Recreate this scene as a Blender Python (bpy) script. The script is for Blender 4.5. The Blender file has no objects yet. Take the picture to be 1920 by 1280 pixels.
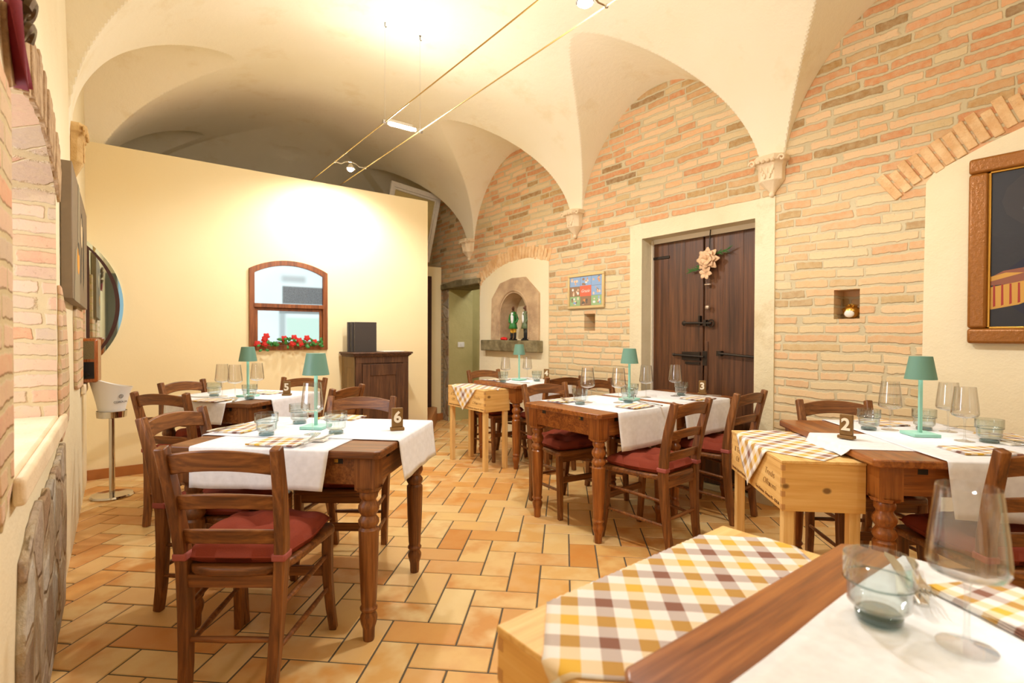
import bpy, bmesh, math, random
from math import sin, cos, pi, radians, sqrt
from mathutils import Vector, Matrix, geometry
random.seed(7)
SC = bpy.context.scene
COL = SC.collection

# ------------------------------------------------------------------ camera, world, exposure
CAM_H = 1.225
Fv = Vector((0.604147, 0.796789, -0.011574)); Rv = Vector((0.796861, -0.604153, 0.003341)); Uv = Vector((0.004331, 0.011241, 0.999927))
cam_d = bpy.data.cameras.new('camera'); cam = bpy.data.objects.new('camera', cam_d); COL.objects.link(cam)
m = Matrix.Identity(4)
for i in range(3):
    m[i][0] = Rv[i]; m[i][1] = Uv[i]; m[i][2] = -Fv[i]
m[2][3] = CAM_H
cam.matrix_world = m
cam_d.sensor_width = 36; cam_d.lens = 974.35 * 36 / 1920; cam_d.clip_start = 0.02
cam_d.dof.use_dof = True; cam_d.dof.focus_distance = 2.6; cam_d.dof.aperture_fstop = 3.2
SC.camera = cam
SC.view_settings.view_transform = 'Standard'; SC.view_settings.look = 'None'
SC.view_settings.gamma = 1; SC.view_settings.use_curve_mapping = False
SC.view_settings.exposure = -0.42
SC.cycles.max_bounces = 10; SC.cycles.diffuse_bounces = 6; SC.cycles.glossy_bounces = 4; SC.cycles.transparent_max_bounces = 32
SC.cycles.sample_clamp_indirect = 6
w = bpy.data.worlds.new('world'); SC.world = w; w.use_nodes = True
w.node_tree.nodes['Background'].inputs[0].default_value = (0.75, 0.85, 1, 1)
w.node_tree.nodes['Background'].inputs[1].default_value = 0.3

LAMP_COL = (1.0, 0.985, 0.965)
def point(name, loc, power, r=0.03, col=LAMP_COL, parent=None):
    d = bpy.data.lights.new(name, 'POINT'); d.energy = power; d.shadow_soft_size = r; d.color = col
    o = bpy.data.objects.new(name, d); COL.objects.link(o); o.location = loc; o.parent = parent; return o
def spot(name, loc, target, power, angle, blend=.5, r=0.03, col=LAMP_COL, parent=None):
    d = bpy.data.lights.new(name, 'SPOT'); d.energy = power; d.shadow_soft_size = r; d.color = col; d.spot_size = radians(angle); d.spot_blend = blend
    o = bpy.data.objects.new(name, d); COL.objects.link(o); o.location = loc; o.parent = parent
    o.rotation_euler = (Vector(target) - Vector(loc)).to_track_quat('-Z', 'Y').to_euler(); return o
def area(name, loc, rot, power, sx, sy, col):
    d = bpy.data.lights.new(name, 'AREA'); d.shape = 'RECTANGLE'; d.size = sx; d.size_y = sy; d.energy = power; d.color = col
    o = bpy.data.objects.new(name, d); COL.objects.link(o); o.location = loc; o.rotation_euler = rot; return o
# daylight entering through the arched opening of the left wall
area('daylight_opening', (-1.05, 2.3, 1.45), (0, radians(-90), 0), 30, 1.1, 1.1, (0.86, 0.90, 1.0))
# lamps of the cable track: the ones the photo shows and their fellows further along, behind the camera
spot('track_spot_light', (1.80, 4.97, 2.72), (1.75, 5.6, 1.6), 95, 150, .6, .035)
point('track_bar_light', (1.80, 3.78, 2.845), 52, .05)
spot('track_bar_light_down', (1.80, 3.78, 2.82), (1.80, 3.78, 0), 62, 172, .35, .05)
point('track_near_light', (1.80, 1.86, 2.76), 42, .05)
spot('track_near_light_down', (1.80, 1.86, 2.74), (1.80, 1.86, 0), 80, 172, .35, .05)
point('track_rear_light', (1.80, 0.15, 2.78), 15, .05)
spot('track_rear_light_down', (1.80, 0.15, 2.74), (1.80, 0.15, 0), 26, 172, .35, .05)
point('track_back_light', (1.80, -1.5, 2.78), 14, .05)

area('passage_fill_light', (4.6, 6.0, 2.3), (0, 0, 0), 15, .3, .3, LAMP_COL)  # unseen fill light added to brighten the passage
# ------------------------------------------------------------------ material helpers
def lin(c):
    return tuple((x / 255 / 12.92) if x / 255 <= .04045 else ((x / 255 + .055) / 1.055) ** 2.4 for x in c) + (1,)
class NT:
    def __init__(s, name):
        s.m = bpy.data.materials.new(name); s.m.use_nodes = True; s.t = s.m.node_tree; s.t.nodes.clear()
        s.out = s.t.nodes.new('ShaderNodeOutputMaterial')
    def n(s, typ, **kw):
        o = s.t.nodes.new('ShaderNode' + typ)
        for k, v in kw.items():
            if k.startswith('_'): setattr(o, k[1:], v)
        for k, v in kw.items():
            if not k.startswith('_'): s.set(o, k, v)
        return o
    def set(s, o, k, v):
        i = o.inputs[int(k[1:])] if k[0] == 'i' and k[1:].isdigit() else o.inputs[k.replace('__', ' ')]
        if isinstance(v, bpy.types.NodeSocket): s.t.links.new(v, i)
        else: i.default_value = v
    def math(s, op, a, b=0.0, c=0.0, clamp=False):
        o = s.n('Math', _operation=op, _use_clamp=clamp, i0=a, i1=b)
        if op in ('MULTIPLY_ADD', 'SMOOTH_MIN'): s.set(o, 'i2', c)
        return o.outputs[0]
    def noise(s, vec, scale, detail=3, rough=.5, dist=0.0, out='Fac'):
        o = s.n('TexNoise', Scale=scale, Detail=detail, Roughness=rough, Distortion=dist)
        if vec is not None: s.set(o, 'Vector', vec)
        return o.outputs[out]
    def ramp(s, fac, stops, interp='LINEAR'):
        o = s.n('ValToRGB', Fac=fac); r = o.color_ramp; r.interpolation = interp
        while len(r.elements) < len(stops): r.elements.new(.5)
        for e, (p, c) in zip(r.elements, stops): e.position = p; e.color = c if len(c) == 4 else lin(c)
        return o.outputs[0]
    def mix(s, f, a, b, mode='MIX'):
        o = s.n('Mix', _data_type='RGBA', _blend_type=mode)
        s.set(o, 'i0', f); s.set(o, 'i6', a); s.set(o, 'i7', b); return o.outputs[2]
    def maprange(s, v, a, b, c=0.0, d=1.0, smooth=False):
        o = s.n('MapRange', _interpolation_type='SMOOTHSTEP' if smooth else 'LINEAR', i0=v, i1=a, i2=b, i3=c, i4=d); return o.outputs[0]
    def bsdf(s, color, rough=.5, metal=0.0, bump=None, bstr=.3, bdist=.01, spec=.5, **kw):
        o = s.n('BsdfPrincipled', Base__Color=color, Roughness=rough, Metallic=metal)
        o.inputs['Specular IOR Level'].default_value = spec
        for k, v in kw.items(): s.set(o, k, v)
        if bump is not None:
            b = s.n('Bump', Strength=bstr, Distance=bdist, Height=bump); s.t.links.new(b.outputs[0], o.inputs['Normal'])
        s.t.links.new(o.outputs[0], s.out.inputs[0]); return s.m
    def coords(s, kind='Object'):
        return s.n('TexCoord').outputs[kind]
    def pos(s): return s.n('NewGeometry').outputs['Position']
def plain(name, c, rough=.5, metal=0.0, bs=0, bscale=80, spec=.5):
    t = NT(name)
    if not bs: return t.bsdf(lin(c), rough, metal, spec=spec)
    nz = t.noise(t.coords(), bscale, 4)
    return t.bsdf(t.mix(nz, lin(tuple(x * .93 for x in c)), lin(tuple(min(255, x * 1.05) for x in c))), rough, metal, bump=nz, bstr=bs, bdist=.005, spec=spec)
def wood(name, dark, mid, light, axis='z', scale=1.0, rough=.38, coat=0.0, bstr=.08, knots=False):
    t = NT(name); co = t.coords(); rnd = t.n('ObjectInfo').outputs['Random']
    v = t.n('VectorMath', _operation='ADD', i0=co, i1=t.n('CombineXYZ', i0=t.math('MULTIPLY', rnd, 7.0), i1=t.math('MULTIPLY', rnd, 3.0), i2=t.math('MULTIPLY', rnd, 5.0)).outputs[0]).outputs[0]
    sc = {'x': (3.0, 64, 64), 'y': (64, 3.0, 64), 'z': (64, 64, 3.0)}[axis]; sc = tuple(a * scale for a in sc)
    mp = t.n('Mapping', Vector=v, Scale=sc).outputs[0]
    big = t.n('Mapping', Vector=v, Scale=tuple(a * .17 for a in sc)).outputs[0]
    g = t.noise(mp, 1.4, 6, .6, .25); b = t.noise(big, 1.1, 2, .5, .5)
    rings = t.math('PINGPONG', t.math('MULTIPLY', b, 7.0), 1.0)
    f = t.math('ADD', t.math('MULTIPLY', g, .80), t.math('MULTIPLY', rings, .17))
    col = t.ramp(f, [(.22, dark), (.48, mid), (.74, light)])
    if knots:
        vo = t.n('TexVoronoi', Vector=t.n('Mapping', Vector=v, Scale=(5.5, 5.5, 7.5)).outputs[0], Scale=1.0)
        k = t.maprange(vo.outputs['Distance'], .06, .12, 1, 0, True)
        col = t.mix(t.math('MULTIPLY', k, .8), col, lin((96, 58, 28)))
    return t.bsdf(col, t.maprange(g, 0, 1, rough - .06, rough + .12), bump=g, bstr=bstr, bdist=.004, **{'Coat Weight': coat, 'Coat Roughness': .15})
def plaster(name, c1, c2, bs=.25, scale=1.2, rough=.85, stain=None):
    t = NT(name); p = t.pos(); n1 = t.noise(p, scale, 4, .55); n2 = t.noise(p, 14, 5, .6); n3 = t.noise(p, 90, 3)
    col = t.mix(t.maprange(n1, .35, .65), lin(c1), lin(c2))
    if stain:
        s = t.maprange(t.noise(p, 2.6, 6, .65), .56, .68); col = t.mix(t.math('MULTIPLY', s, .55), col, lin(stain))
    h = t.math('ADD', t.math('MULTIPLY', n2, 1.0), t.math('MULTIPLY', n3, .25))
    return t.bsdf(col, rough, bump=h, bstr=bs, bdist=.02, spec=.2)
def brick(name, tones, mortar, L=.25, h=.062, gap=.0085, rot=False, fade=None, bstr=.55):
    t = NT(name); p = t.pos(); s = t.n('SeparateXYZ', i0=p); X, Y, Z = s.outputs
    a = t.math('ADD', X, Y)
    wob = t.noise(p, 2.2, 2); wob2 = t.noise(p, 11, 3)
    v = t.math('ADD', t.math('ADD', Z, t.math('MULTIPLY', t.math('SUBTRACT', wob, .5), .035)), t.math('MULTIPLY', t.math('SUBTRACT', wob2, .5), .020))
    vr = t.math('DIVIDE', v, h); row = t.math('FLOOR', vr); fv = t.math('FRACT', vr)
    rh = t.n('TexWhiteNoise', _noise_dimensions='1D', W=row).outputs[0]
    u = t.math('ADD', t.math('DIVIDE', a, L), t.math('ADD', t.math('MULTIPLY', rh, 3.7), t.math('MULTIPLY', t.math('SUBTRACT', wob2, .5), .08)))
    u2 = t.math('ADD', u, t.math('MULTIPLY', t.math('SINE', t.math('ADD', t.math('MULTIPLY', u, 2.3), t.math('MULTIPLY', row, 5.1))), .27))
    cell = t.math('FLOOR', u2); fu = t.math('FRACT', u2)
    du = t.math('MULTIPLY', t.math('MINIMUM', fu, t.math('SUBTRACT', 1.0, fu)), L)
    dv = t.math('MULTIPLY', t.math('MINIMUM', fv, t.math('SUBTRACT', 1.0, fv)), h)
    d = t.math('SMOOTH_MIN', du, dv, .012)
    d = t.math('ADD', d, t.math('MULTIPLY', t.math('SUBTRACT', t.noise(p, 34, 4, .65), .5), .016))
    mask = t.maprange(d, gap - .0035, gap + .0035, 0, 1, True)
    wn = t.n('TexWhiteNoise', _noise_dimensions='2D', Vector=t.n('CombineXYZ', i0=cell, i1=row, i2=0.0).outputs[0]).outputs[0]
    col = t.ramp(wn, tones)
    mot = t.noise(p, 26, 5, .65)
    col = t.mix(t.maprange(mot, .35, .75, 0, .45), col, lin(mortar))
    spk = t.maprange(t.noise(p, 60, 3, .7), .6, .72); col = t.mix(t.math('MULTIPLY', spk, .25), col, lin((120, 95, 60)))
    if fade:
        lo, hi, fc, am = fade
        f = t.maprange(t.math('ADD', Z, t.math('MULTIPLY', t.math('SUBTRACT', t.noise(p, 1.3, 3), .5), 1.0)), lo, hi, am, 0)
        col = t.mix(f, col, lin(fc))
    mcol = t.mix(t.noise(p, 8, 4), lin(mortar), lin(tuple(c * .88 for c in mortar)))
    col = t.mix(mask, mcol, col)
    hgt = t.math('ADD', t.math('ADD', t.math('MULTIPLY', mask, 1.0), t.math('MULTIPLY', t.noise(p, 45, 5, .7), .35)), t.math('MULTIPLY', t.math('MULTIPLY', wn, mask), .5))
    return t.bsdf(col, .88, bump=hgt, bstr=bstr, bdist=.012, spec=.15)
def gingham(name, size):
    # woven check of yellow and brown bands on white; uses the UV map of the cloth, in metres
    t = NT(name); uv = t.coords('UV'); s = t.n('SeparateXYZ', i0=uv)
    def bands(c):
        f = t.math('FRACT', t.math('DIVIDE', c, size))
        y = t.math('MULTIPLY', t.math('GREATER_THAN', f, .25), t.math('LESS_THAN', f, .5))
        b = t.math('GREATER_THAN', f, .75)
        return y, b
    y1, b1 = bands(s.outputs[0]); y2, b2 = bands(s.outputs[1])
    white = lin((238, 236, 234)); yel = lin((228, 184, 78)); bro = lin((142, 100, 86))
    ca = t.mix(b1, t.mix(y1, white, yel), bro); cb = t.mix(b2, t.mix(y2, white, yel), bro)
    col = t.mix(.5, ca, cb)
    wv = t.math('MULTIPLY', t.math('SINE', t.math('MULTIPLY', s.outputs[0], 5200.0)), t.math('SINE', t.math('MULTIPLY', s.outputs[1], 5200.0)))
    return t.bsdf(col, .85, bump=wv, bstr=.12, bdist=.001, spec=.2)
def thin_glass(name, tint, edge=.12, rough=.01, dens=0.0):
    t = NT(name); tr = t.n('BsdfTransparent', Color=lin(tint)); gl = t.n('BsdfGlossy', Color=(1, 1, 1, 1), Roughness=rough)
    lw = t.n('LayerWeight', Blend=.5)
    f = t.math('MULTIPLY_ADD', t.math('POWER', lw.outputs['Facing'], 3.0), .85, .075 )
    # colour deepens where the wall is seen edge-on
    tcol = t.mix(t.math('MULTIPLY', t.math('POWER', lw.outputs['Facing'], 4.0), edge * 5), lin(tint), lin(tuple(x * .42 for x in tint)))
    t.set(tr, 'Color', tcol)
    mx = t.n('MixShader', i0=f, i1=tr.outputs[0], i2=gl.outputs[0]); t.t.links.new(mx.outputs[0], t.out.inputs[0]); return t.m
def emit(name, c, strength):
    t = NT(name); e = t.n('Emission', Color=lin(c), Strength=strength); t.t.links.new(e.outputs[0], t.out.inputs[0]); return t.m

M = {}
M['vault'] = plaster('vault_plaster', (243, 235, 208), (248, 241, 220), .18, .8, stain=(234, 220, 184))
M['plaster'] = plaster('wall_plaster', (234, 220, 184), (240, 229, 198), .22, 1.0)
M['plaster_old'] = plaster('old_plaster', (216, 204, 168), (230, 218, 186), .4, 1.4, stain=(200, 180, 138))
M['partition'] = plaster('partition_paint', (245, 227, 180), (247, 232, 190), .06, .7, rough=.6)
M['green_plaster'] = plaster('passage_plaster', (176, 166, 112), (196, 184, 130), .25, 1.3)
M['stone'] = plaster('carved_stone', (226, 204, 170), (240, 222, 190), .35, 4)
M['greystone'] = plaster('niche_stone', (176, 148, 118), (206, 178, 142), .5, 6, stain=(140, 116, 92))
M['shelfstone'] = plaster('shelf_stone', (110, 98, 70), (150, 138, 104), 1.0, 9, stain=(78, 68, 48))
t = NT('rubble_stone'); p = t.pos(); q = t.n('VectorMath', _operation='ADD', i0=p, i1=t.n('VectorMath', _operation='SCALE', i0=t.noise(p, 7, 3, out='Color'), Scale=.06).outputs[0]).outputs[0]
vo = t.n('TexVoronoi', Vector=q, Scale=5.5); ve = t.n('TexVoronoi', Vector=q, Scale=5.5, _feature='DISTANCE_TO_EDGE'); mk = t.maprange(ve.outputs['Distance'], .03, .11, 0, 1, True)
rc = t.ramp(t.n('SeparateXYZ', i0=vo.outputs['Color']).outputs[0], [(0, (150, 124, 98)), (.3, (196, 178, 150)), (.55, (168, 132, 100)), (.8, (214, 206, 190)), (1, (142, 128, 112))])
nn = t.noise(p, 30, 6, .7); rc = t.mix(t.maprange(nn, .4, .7, 0, .5), rc, lin((112, 92, 70)))
M['rubble'] = t.bsdf(t.mix(t.math('MULTIPLY_ADD', mk, .6, .4), lin((186, 166, 134)), rc), .9, bump=t.math('ADD', t.math('MULTIPLY', mk, .8), t.math('MULTIPLY', nn, .7)), bstr=.9, bdist=.02, spec=.15)
BT = [(0.0, (222, 164, 122)), (.14, (230, 180, 132)), (.2, (232, 192, 150)), (.36, (232, 200, 160)), (.42, (222, 200, 160)), (.52, (208, 180, 132)), (.6, (208, 142, 96)), (.76, (214, 154, 108)), (.82, (232, 192, 150)), (.93, (184, 146, 92)), (1.0, (150, 114, 78))]
M['brick'] = brick('old_brick', BT, (220, 206, 170), fade=(.3, 2.5, (230, 208, 164), .72))
LT = [(0.0, (214, 178, 150)), (.3, (222, 190, 164)), (.5, (216, 168, 134)), (.6, (210, 182, 150)), (.8, (198, 176, 154)), (1.0, (222, 156, 118))]
M['brick_left'] = brick('reveal_brick', LT, (218, 196, 152), L=.3, h=.066)
M['brick_grey'] = plaster('arch_brick', (164, 134, 100), (196, 168, 132), .8, 16, stain=(140, 110, 84))
M['brick_arch'] = plaster('arch_brick_warm', (222, 178, 128), (236, 204, 158), .8, 12, stain=(200, 150, 96))
W1 = dict(dark=(64, 36, 16), mid=(120, 72, 34), light=(164, 108, 56))
for ax in 'xyz':
    M['walnut_' + ax] = wood('walnut_' + ax, axis=ax, **W1)
    M['cherry_' + ax] = wood('cherry_' + ax, (88, 42, 14), (142, 80, 30), (184, 116, 50), ax, rough=.3, coat=.25)
M['old_oak'] = wood('old_oak', (44, 26, 16), (84, 52, 32), (118, 82, 52), 'z', 1.3, .5)
M['old_oak_light'] = wood('old_oak_light', (92, 72, 42), (132, 106, 64), (160, 132, 84), 'z', 1.3, .55)
M['door_wood'] = wood('door_wood', (46, 28, 15), (84, 50, 27), (118, 74, 40), 'z', .45, .42, .1, .3)
M['win_wood'] = wood('window_wood', (84, 42, 16), (132, 72, 30), (164, 98, 46), 'z', 1, .4)
M['pine'] = wood('pine_board', (212, 160, 88), (236, 194, 122), (246, 212, 148), 'x', .7, .45, knots=True)
M['pine_end'] = wood('pine_end_board', (206, 152, 78), (228, 180, 104), (240, 202, 134), 'y', .7, .45, knots=True)
M['pine_leg'] = wood('pine_leg', (212, 166, 96), (232, 192, 124), (244, 212, 150), 'z', .8, .5)
M['gold_frame'] = wood('gilt_frame', (96, 52, 10), (160, 98, 22), (190, 124, 34), 'y', 1.2, .3, .4)
M['linen'] = plain('white_linen', (236, 238, 243), .85, bs=.1, bscale=40, spec=.2)
M['gingham'] = gingham('gingham_cloth', .125)
M['gingham_napkin'] = gingham('gingham_napkin', .075)
M['red'] = plain('red_cotton', (142, 64, 46), .85, bs=.2, bscale=300, spec=.2)
M['strap'] = plain('cushion_strap', (160, 84, 76), .85)
M['sage'] = plain('sage_lacquer', (104, 148, 132), .45)
M['mint'] = plain('mint_lacquer', (146, 200, 184), .4)
M['glass'] = thin_glass('clear_glass', (250, 250, 250), .13)
M['smoke'] = thin_glass('smoked_glass', (244, 248, 248), .14)
M['smoke_base'] = thin_glass('smoked_glass_base', (176, 192, 192), .12)
M['steel'] = plain('brushed_steel', (200, 198, 192), .28, 1.0)
M['chrome'] = plain('polished_chrome', (215, 212, 205), .12, 1.0)
M['iron'] = plain('old_iron', (58, 50, 42), .5, .8, bs=.4, bscale=60)
M['brass'] = plain('aged_brass', (196, 150, 70), .3, 1.0)
M['signwood'] = plain('sign_wood', (128, 92, 40), .6, bs=.2)
M['cream'] = plain('cream_paint', (236, 226, 204), .6)
M['black'] = plain('black_paint', (16, 14, 13), .5)
M['menu'] = plain('menu_leather', (62, 54, 48), .6, bs=.4, bscale=120)
M['paper'] = plain('paper', (236, 232, 222), .8)
M['darkbrown'] = plain('dark_brown_paint', (66, 34, 26), .4)
M['bulb'] = emit('halogen_bulb', (255, 248, 238), 160)
M['led'] = emit('led_disc', (255, 250, 236), 14)
M['white_plastic'] = plain('white_plastic', (236, 234, 228), .35)

# floor tiles
t = NT('cotto_tile'); p = t.pos(); isl = t.n('NewGeometry').outputs['Random Per Island']
isl2 = t.math('FRACT', t.math('MULTIPLY', isl, 17.31))
base = t.ramp(isl, [(0, (222, 166, 92)), (.25, (230, 196, 132)), (.5, (216, 156, 82)), (.7, (232, 204, 146)), (.9, (206, 136, 62)), (1, (226, 184, 114))])
cl = t.noise(t.n('VectorMath', _operation='ADD', i0=p, i1=t.n('CombineXYZ', i0=t.math('MULTIPLY', isl, 40.0), i1=0.0, i2=0.0).outputs[0]).outputs[0], 6.5, 3)
base = t.mix(t.maprange(cl, .42, .68), base, t.mix(isl2, lin((208, 138, 62)), lin((236, 212, 156))))
pits = t.maprange(t.noise(p, 95, 4, .8), .655, .70); pm = t.maprange(t.noise(p, 5, 2), .42, .6)
pit = t.math('MULTIPLY', pits, pm)
base = t.mix(t.math('MULTIPLY', pit, .75), base, lin((108, 62, 28)))
M['tile'] = t.bsdf(base, t.maprange(cl, .2, .8, .3, .5), bump=t.math('SUBTRACT', t.noise(p, 24, 3), pit), bstr=.18, bdist=.004, spec=.45)
M['grout'] = plain('grout', (94, 84, 68), .9, bs=.3)
M['base_tile'] = plain('baseboard_tile', (176, 112, 58), .4, bs=.15, bscale=14)

# ------------------------------------------------------------------ mesh builder
class MB:
    def __init__(s): s.v = []; s.f = []; s.mi = []; s.sm = []; s.uv = {}
    def add(s, vs, fs, mi=0, smooth=False):
        o = len(s.v); s.v += [tuple(v) for v in vs]
        for f in fs: s.f.append(tuple(i + o for i in f)); s.mi.append(mi); s.sm.append(smooth)
        return o
    def box(s, x0, x1, y0, y1, z0, z1, mi=0):
        vs = [(x, y, z) for z in (z0, z1) for y in (y0, y1) for x in (x0, x1)]
        s.add(vs, [(0, 2, 3, 1), (4, 5, 7, 6), (0, 1, 5, 4), (1, 3, 7, 5), (3, 2, 6, 7), (2, 0, 4, 6)], mi); return s
    def cbox(s, c, d, mi=0): return s.box(c[0] - d[0] / 2, c[0] + d[0] / 2, c[1] - d[1] / 2, c[1] + d[1] / 2, c[2] - d[2] / 2, c[2] + d[2] / 2, mi)
    def prism(s, poly, z0, z1, mi=0, tr=None):
        n = len(poly); tr = tr or (lambda a, b, c: (a, b, c))
        vs = [tr(x, y, z0) for x, y in poly] + [tr(x, y, z1) for x, y in poly]
        s.add(vs, [tuple(range(n))[::-1], tuple(range(n, 2 * n))] + [(i, (i + 1) % n, (i + 1) % n + n, i + n) for i in range(n)], mi); return s
    def lathe(s, prof, c=(0, 0, 0), seg=24, mi=0, smooth=True, closed_top=False, closed_bot=False, fn=None):
        vs = []
        for r, z in prof:
            for k in range(seg):
                a = 2 * pi * k / seg; rr = r * (fn(a, z) if fn else 1)
                vs.append((c[0] + rr * cos(a), c[1] + rr * sin(a), c[2] + z))
        fs = [(i * seg + k, i * seg + (k + 1) % seg, (i + 1) * seg + (k + 1) % seg, (i + 1) * seg + k) for i in range(len(prof) - 1) for k in range(seg)]
        if closed_bot: fs.append(tuple(range(seg))[::-1])
        if closed_top: fs.append(tuple(range((len(prof) - 1) * seg, len(prof) * seg)))
        s.add(vs, fs, mi, smooth); return s
    def sweep(s, pts, secs, mi=0, smooth=False, up=Vector((0, 1, 0)), cap=True):
        # secs: per point list of 2D offsets; frame: tangent, side = up x tangent
        P = [Vector(p) for p in pts]; n = len(secs[0]); vs = []
        for i, p in enumerate(P):
            tg = (P[min(i + 1, len(P) - 1)] - P[max(i - 1, 0)]).normalized()
            side = up.cross(tg)
            if side.length < 1e-4: side = Vector((1, 0, 0)).cross(tg)
            side.normalize(); nn = tg.cross(side).normalized()
            for a, b in secs[i]: vs.append(p + side * a + nn * b)
        fs = [(i * n + k, i * n + (k + 1) % n, (i + 1) * n + (k + 1) % n, (i + 1) * n + k) for i in range(len(P) - 1) for k in range(n)]
        if cap: fs += [tuple(range(n))[::-1], tuple(range((len(P) - 1) * n, len(P) * n))]
        s.add(vs, fs, mi, smooth); return s
    def tube(s, pts, r, seg=10, mi=0, up=Vector((0, 0, 1)), cap=True):
        rs = r if isinstance(r, (list, tuple)) else [r] * len(pts)
        secs = [[(q * cos(2 * pi * k / seg), q * sin(2 * pi * k / seg)) for k in range(seg)] for q in rs]
        return s.sweep(pts, secs, mi, True, up, cap)
    def rectsweep(s, pts, dims, mi=0, up=Vector((0, 1, 0))):
        return s.sweep(pts, [[(-a / 2, -b / 2), (a / 2, -b / 2), (a / 2, b / 2), (-a / 2, b / 2)] for a, b in dims], mi, False, up)
    def sphere(s, c, r, seg=12, mi=0, sq=(1, 1, 1)):
        R = max(4, seg // 2); prof = []
        vs = []; 
        for i in range(1, R):
            th = pi * i / R
            for k in range(seg):
                a = 2 * pi * k / seg; vs.append((c[0] + r * sq[0] * sin(th) * cos(a), c[1] + r * sq[1] * sin(th) * sin(a), c[2] + r * sq[2] * cos(th)))
        nb = len(vs); vs += [(c[0], c[1], c[2] + r * sq[2]), (c[0], c[1], c[2] - r * sq[2])]
        fs = [(i * seg + k, (i + 1) * seg + k, (i + 1) * seg + (k + 1) % seg, i * seg + (k + 1) % seg) for i in range(R - 2) for k in range(seg)]
        fs += [(nb, k, (k + 1) % seg) for k in range(seg)] + [(nb + 1, (R - 2) * seg + (k + 1) % seg, (R - 2) * seg + k) for k in range(seg)]
        s.add(vs, fs, mi, True); return s
    def build(s, name, mats, parent=None, bevel=0.0, bseg=2, loc=None, rotz=None, recalc=True, smooth_angle=38, solid=0.0, sub=0):
        me = bpy.data.meshes.new(name); me.from_pydata(s.v, [], s.f)
        mats = mats if isinstance(mats, (list, tuple)) else [mats]
        for mm in mats: me.materials.append(M[mm] if isinstance(mm, str) else mm)
        me.polygons.foreach_set('material_index', s.mi)
        if recalc:
            b = bmesh.new(); b.from_mesh(me); bmesh.ops.recalc_face_normals(b, faces=b.faces); b.to_mesh(me); b.free()
        me.polygons.foreach_set('use_smooth', [x or bevel > 0 or sub > 0 for x in s.sm])
        if any(s.sm) or bevel: me.set_sharp_from_angle(angle=radians(smooth_angle))
        o = bpy.data.objects.new(name, me); COL.objects.link(o)
        if parent is not None: o.parent = parent
        if loc is not None: o.location = loc
        if rotz is not None: o.rotation_euler = (0, 0, rotz)
        if bevel:
            md = o.modifiers.new('bevel', 'BEVEL'); md.width = bevel; md.segments = bseg; md.limit_method = 'ANGLE'; md.angle_limit = radians(35)
        if sub:
            md = o.modifiers.new('sub', 'SUBSURF'); md.levels = sub; md.render_levels = sub
        if solid:
            md = o.modifiers.new('solid', 'SOLIDIFY'); md.thickness = solid; md.offset = 0
        return o
def tag(o, label, cat, group=None, kind=None):
    o['label'] = label; o['category'] = cat
    if group: o['group'] = group
    if kind: o['kind'] = kind
    return o
def thing(name, label, cat, loc=(0, 0, 0), rotz=0.0, group=None):
    o = bpy.data.objects.new(name, None); COL.objects.link(o); o.location = loc; o.rotation_euler = (0, 0, rotz); o.empty_display_size = .05
    return tag(o, label, cat, group)
def struct(mb, name, mats, parent=None, **kw):
    o = mb.build(name, mats, parent, **kw)
    if parent is None: o['kind'] = 'structure'
    return o
def dup(root, loc, rotz, label):
    r = root.copy(); COL.objects.link(r); r.location = loc; r.rotation_euler = (0, 0, rotz); r['label'] = label
    for ch in list(root.children):
        c = ch.copy(); COL.objects.link(c); c.parent = r
        for g in list(ch.children):
            d = g.copy(); COL.objects.link(d); d.parent = c
    return r
class Proto:
    def __init__(s, fn): s.fn = fn; s.o = None
    def __call__(s, loc, rotz, label):
        if s.o is None: s.o = s.fn(); s.o.location = loc; s.o.rotation_euler = (0, 0, rotz); s.o['label'] = label; return s.o
        return dup(s.o, loc, rotz, label)
def text_mesh(body, size, depth=.0005, shear=0.0, offset=0.0, align='CENTER'):
    c = bpy.data.curves.new('tmp', 'FONT'); c.body = body; c.size = size; c.extrude = depth; c.shear = shear; c.offset = offset; c.align_x = align; c.align_y = 'CENTER'; c.resolution_u = 3
    o = bpy.data.objects.new('tmp', c); COL.objects.link(o)
    me = bpy.data.meshes.new_from_object(o.evaluated_get(bpy.context.evaluated_depsgraph_get()))
    bpy.data.objects.remove(o); bpy.data.curves.remove(c); return me
def put_text(name, body, size, mat, parent, mtx, **kw):
    me = text_mesh(body, size, **kw); me.materials.clear(); me.materials.append(M[mat])
    me.transform(mtx); o = bpy.data.objects.new(name, me); COL.objects.link(o); o.parent = parent; return o

# ------------------------------------------------------------------ room shell
XL, XR, YP, YF, YB = -.212, 3.76, 5.6, 8.0, -2.6
XC, HW = 1.774, 1.986
def wall_sheet(name, axis, at, outer, holes, mats, depth_dir, parent=None):
    """vertical sheet with openings; outer & holes are lists of (a, z); each hole = (poly, depth, closed, mat_back)"""
    mb = MB()
    P3 = (lambda a, z, d=0.0: (at + d, a, z)) if axis == 'x' else (lambda a, z, d=0.0: (a, at + d, z))
    loops = [[Vector((a, z, 0)) for a, z in outer]] + [[Vector((a, z, 0)) for a, z in h[0]] for h in holes]
    flat = [v for l in loops for v in l]
    tris = geometry.tessellate_polygon(loops)
    mb.add([P3(v.x, v.y) for v in flat], [tuple(t) for t in tris], 0)
    for poly, depth, closed, mr, mbk in holes:
        d = depth * depth_dir; n = len(poly)
        vs = [P3(a, z) for a, z in poly] + [P3(a, z, d) for a, z in poly]
        mb.add(vs, [(i, (i + 1) % n, (i + 1) % n + n, i + n) for i in range(n)], mr)
        if closed: mb.add([P3(a, z, d) for a, z in poly], [tuple(t) for t in geometry.tessellate_polygon([[Vector((a, z, 0)) for a, z in poly]])], mbk)
    return struct(mb, name, mats, parent, recalc=False)
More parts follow.
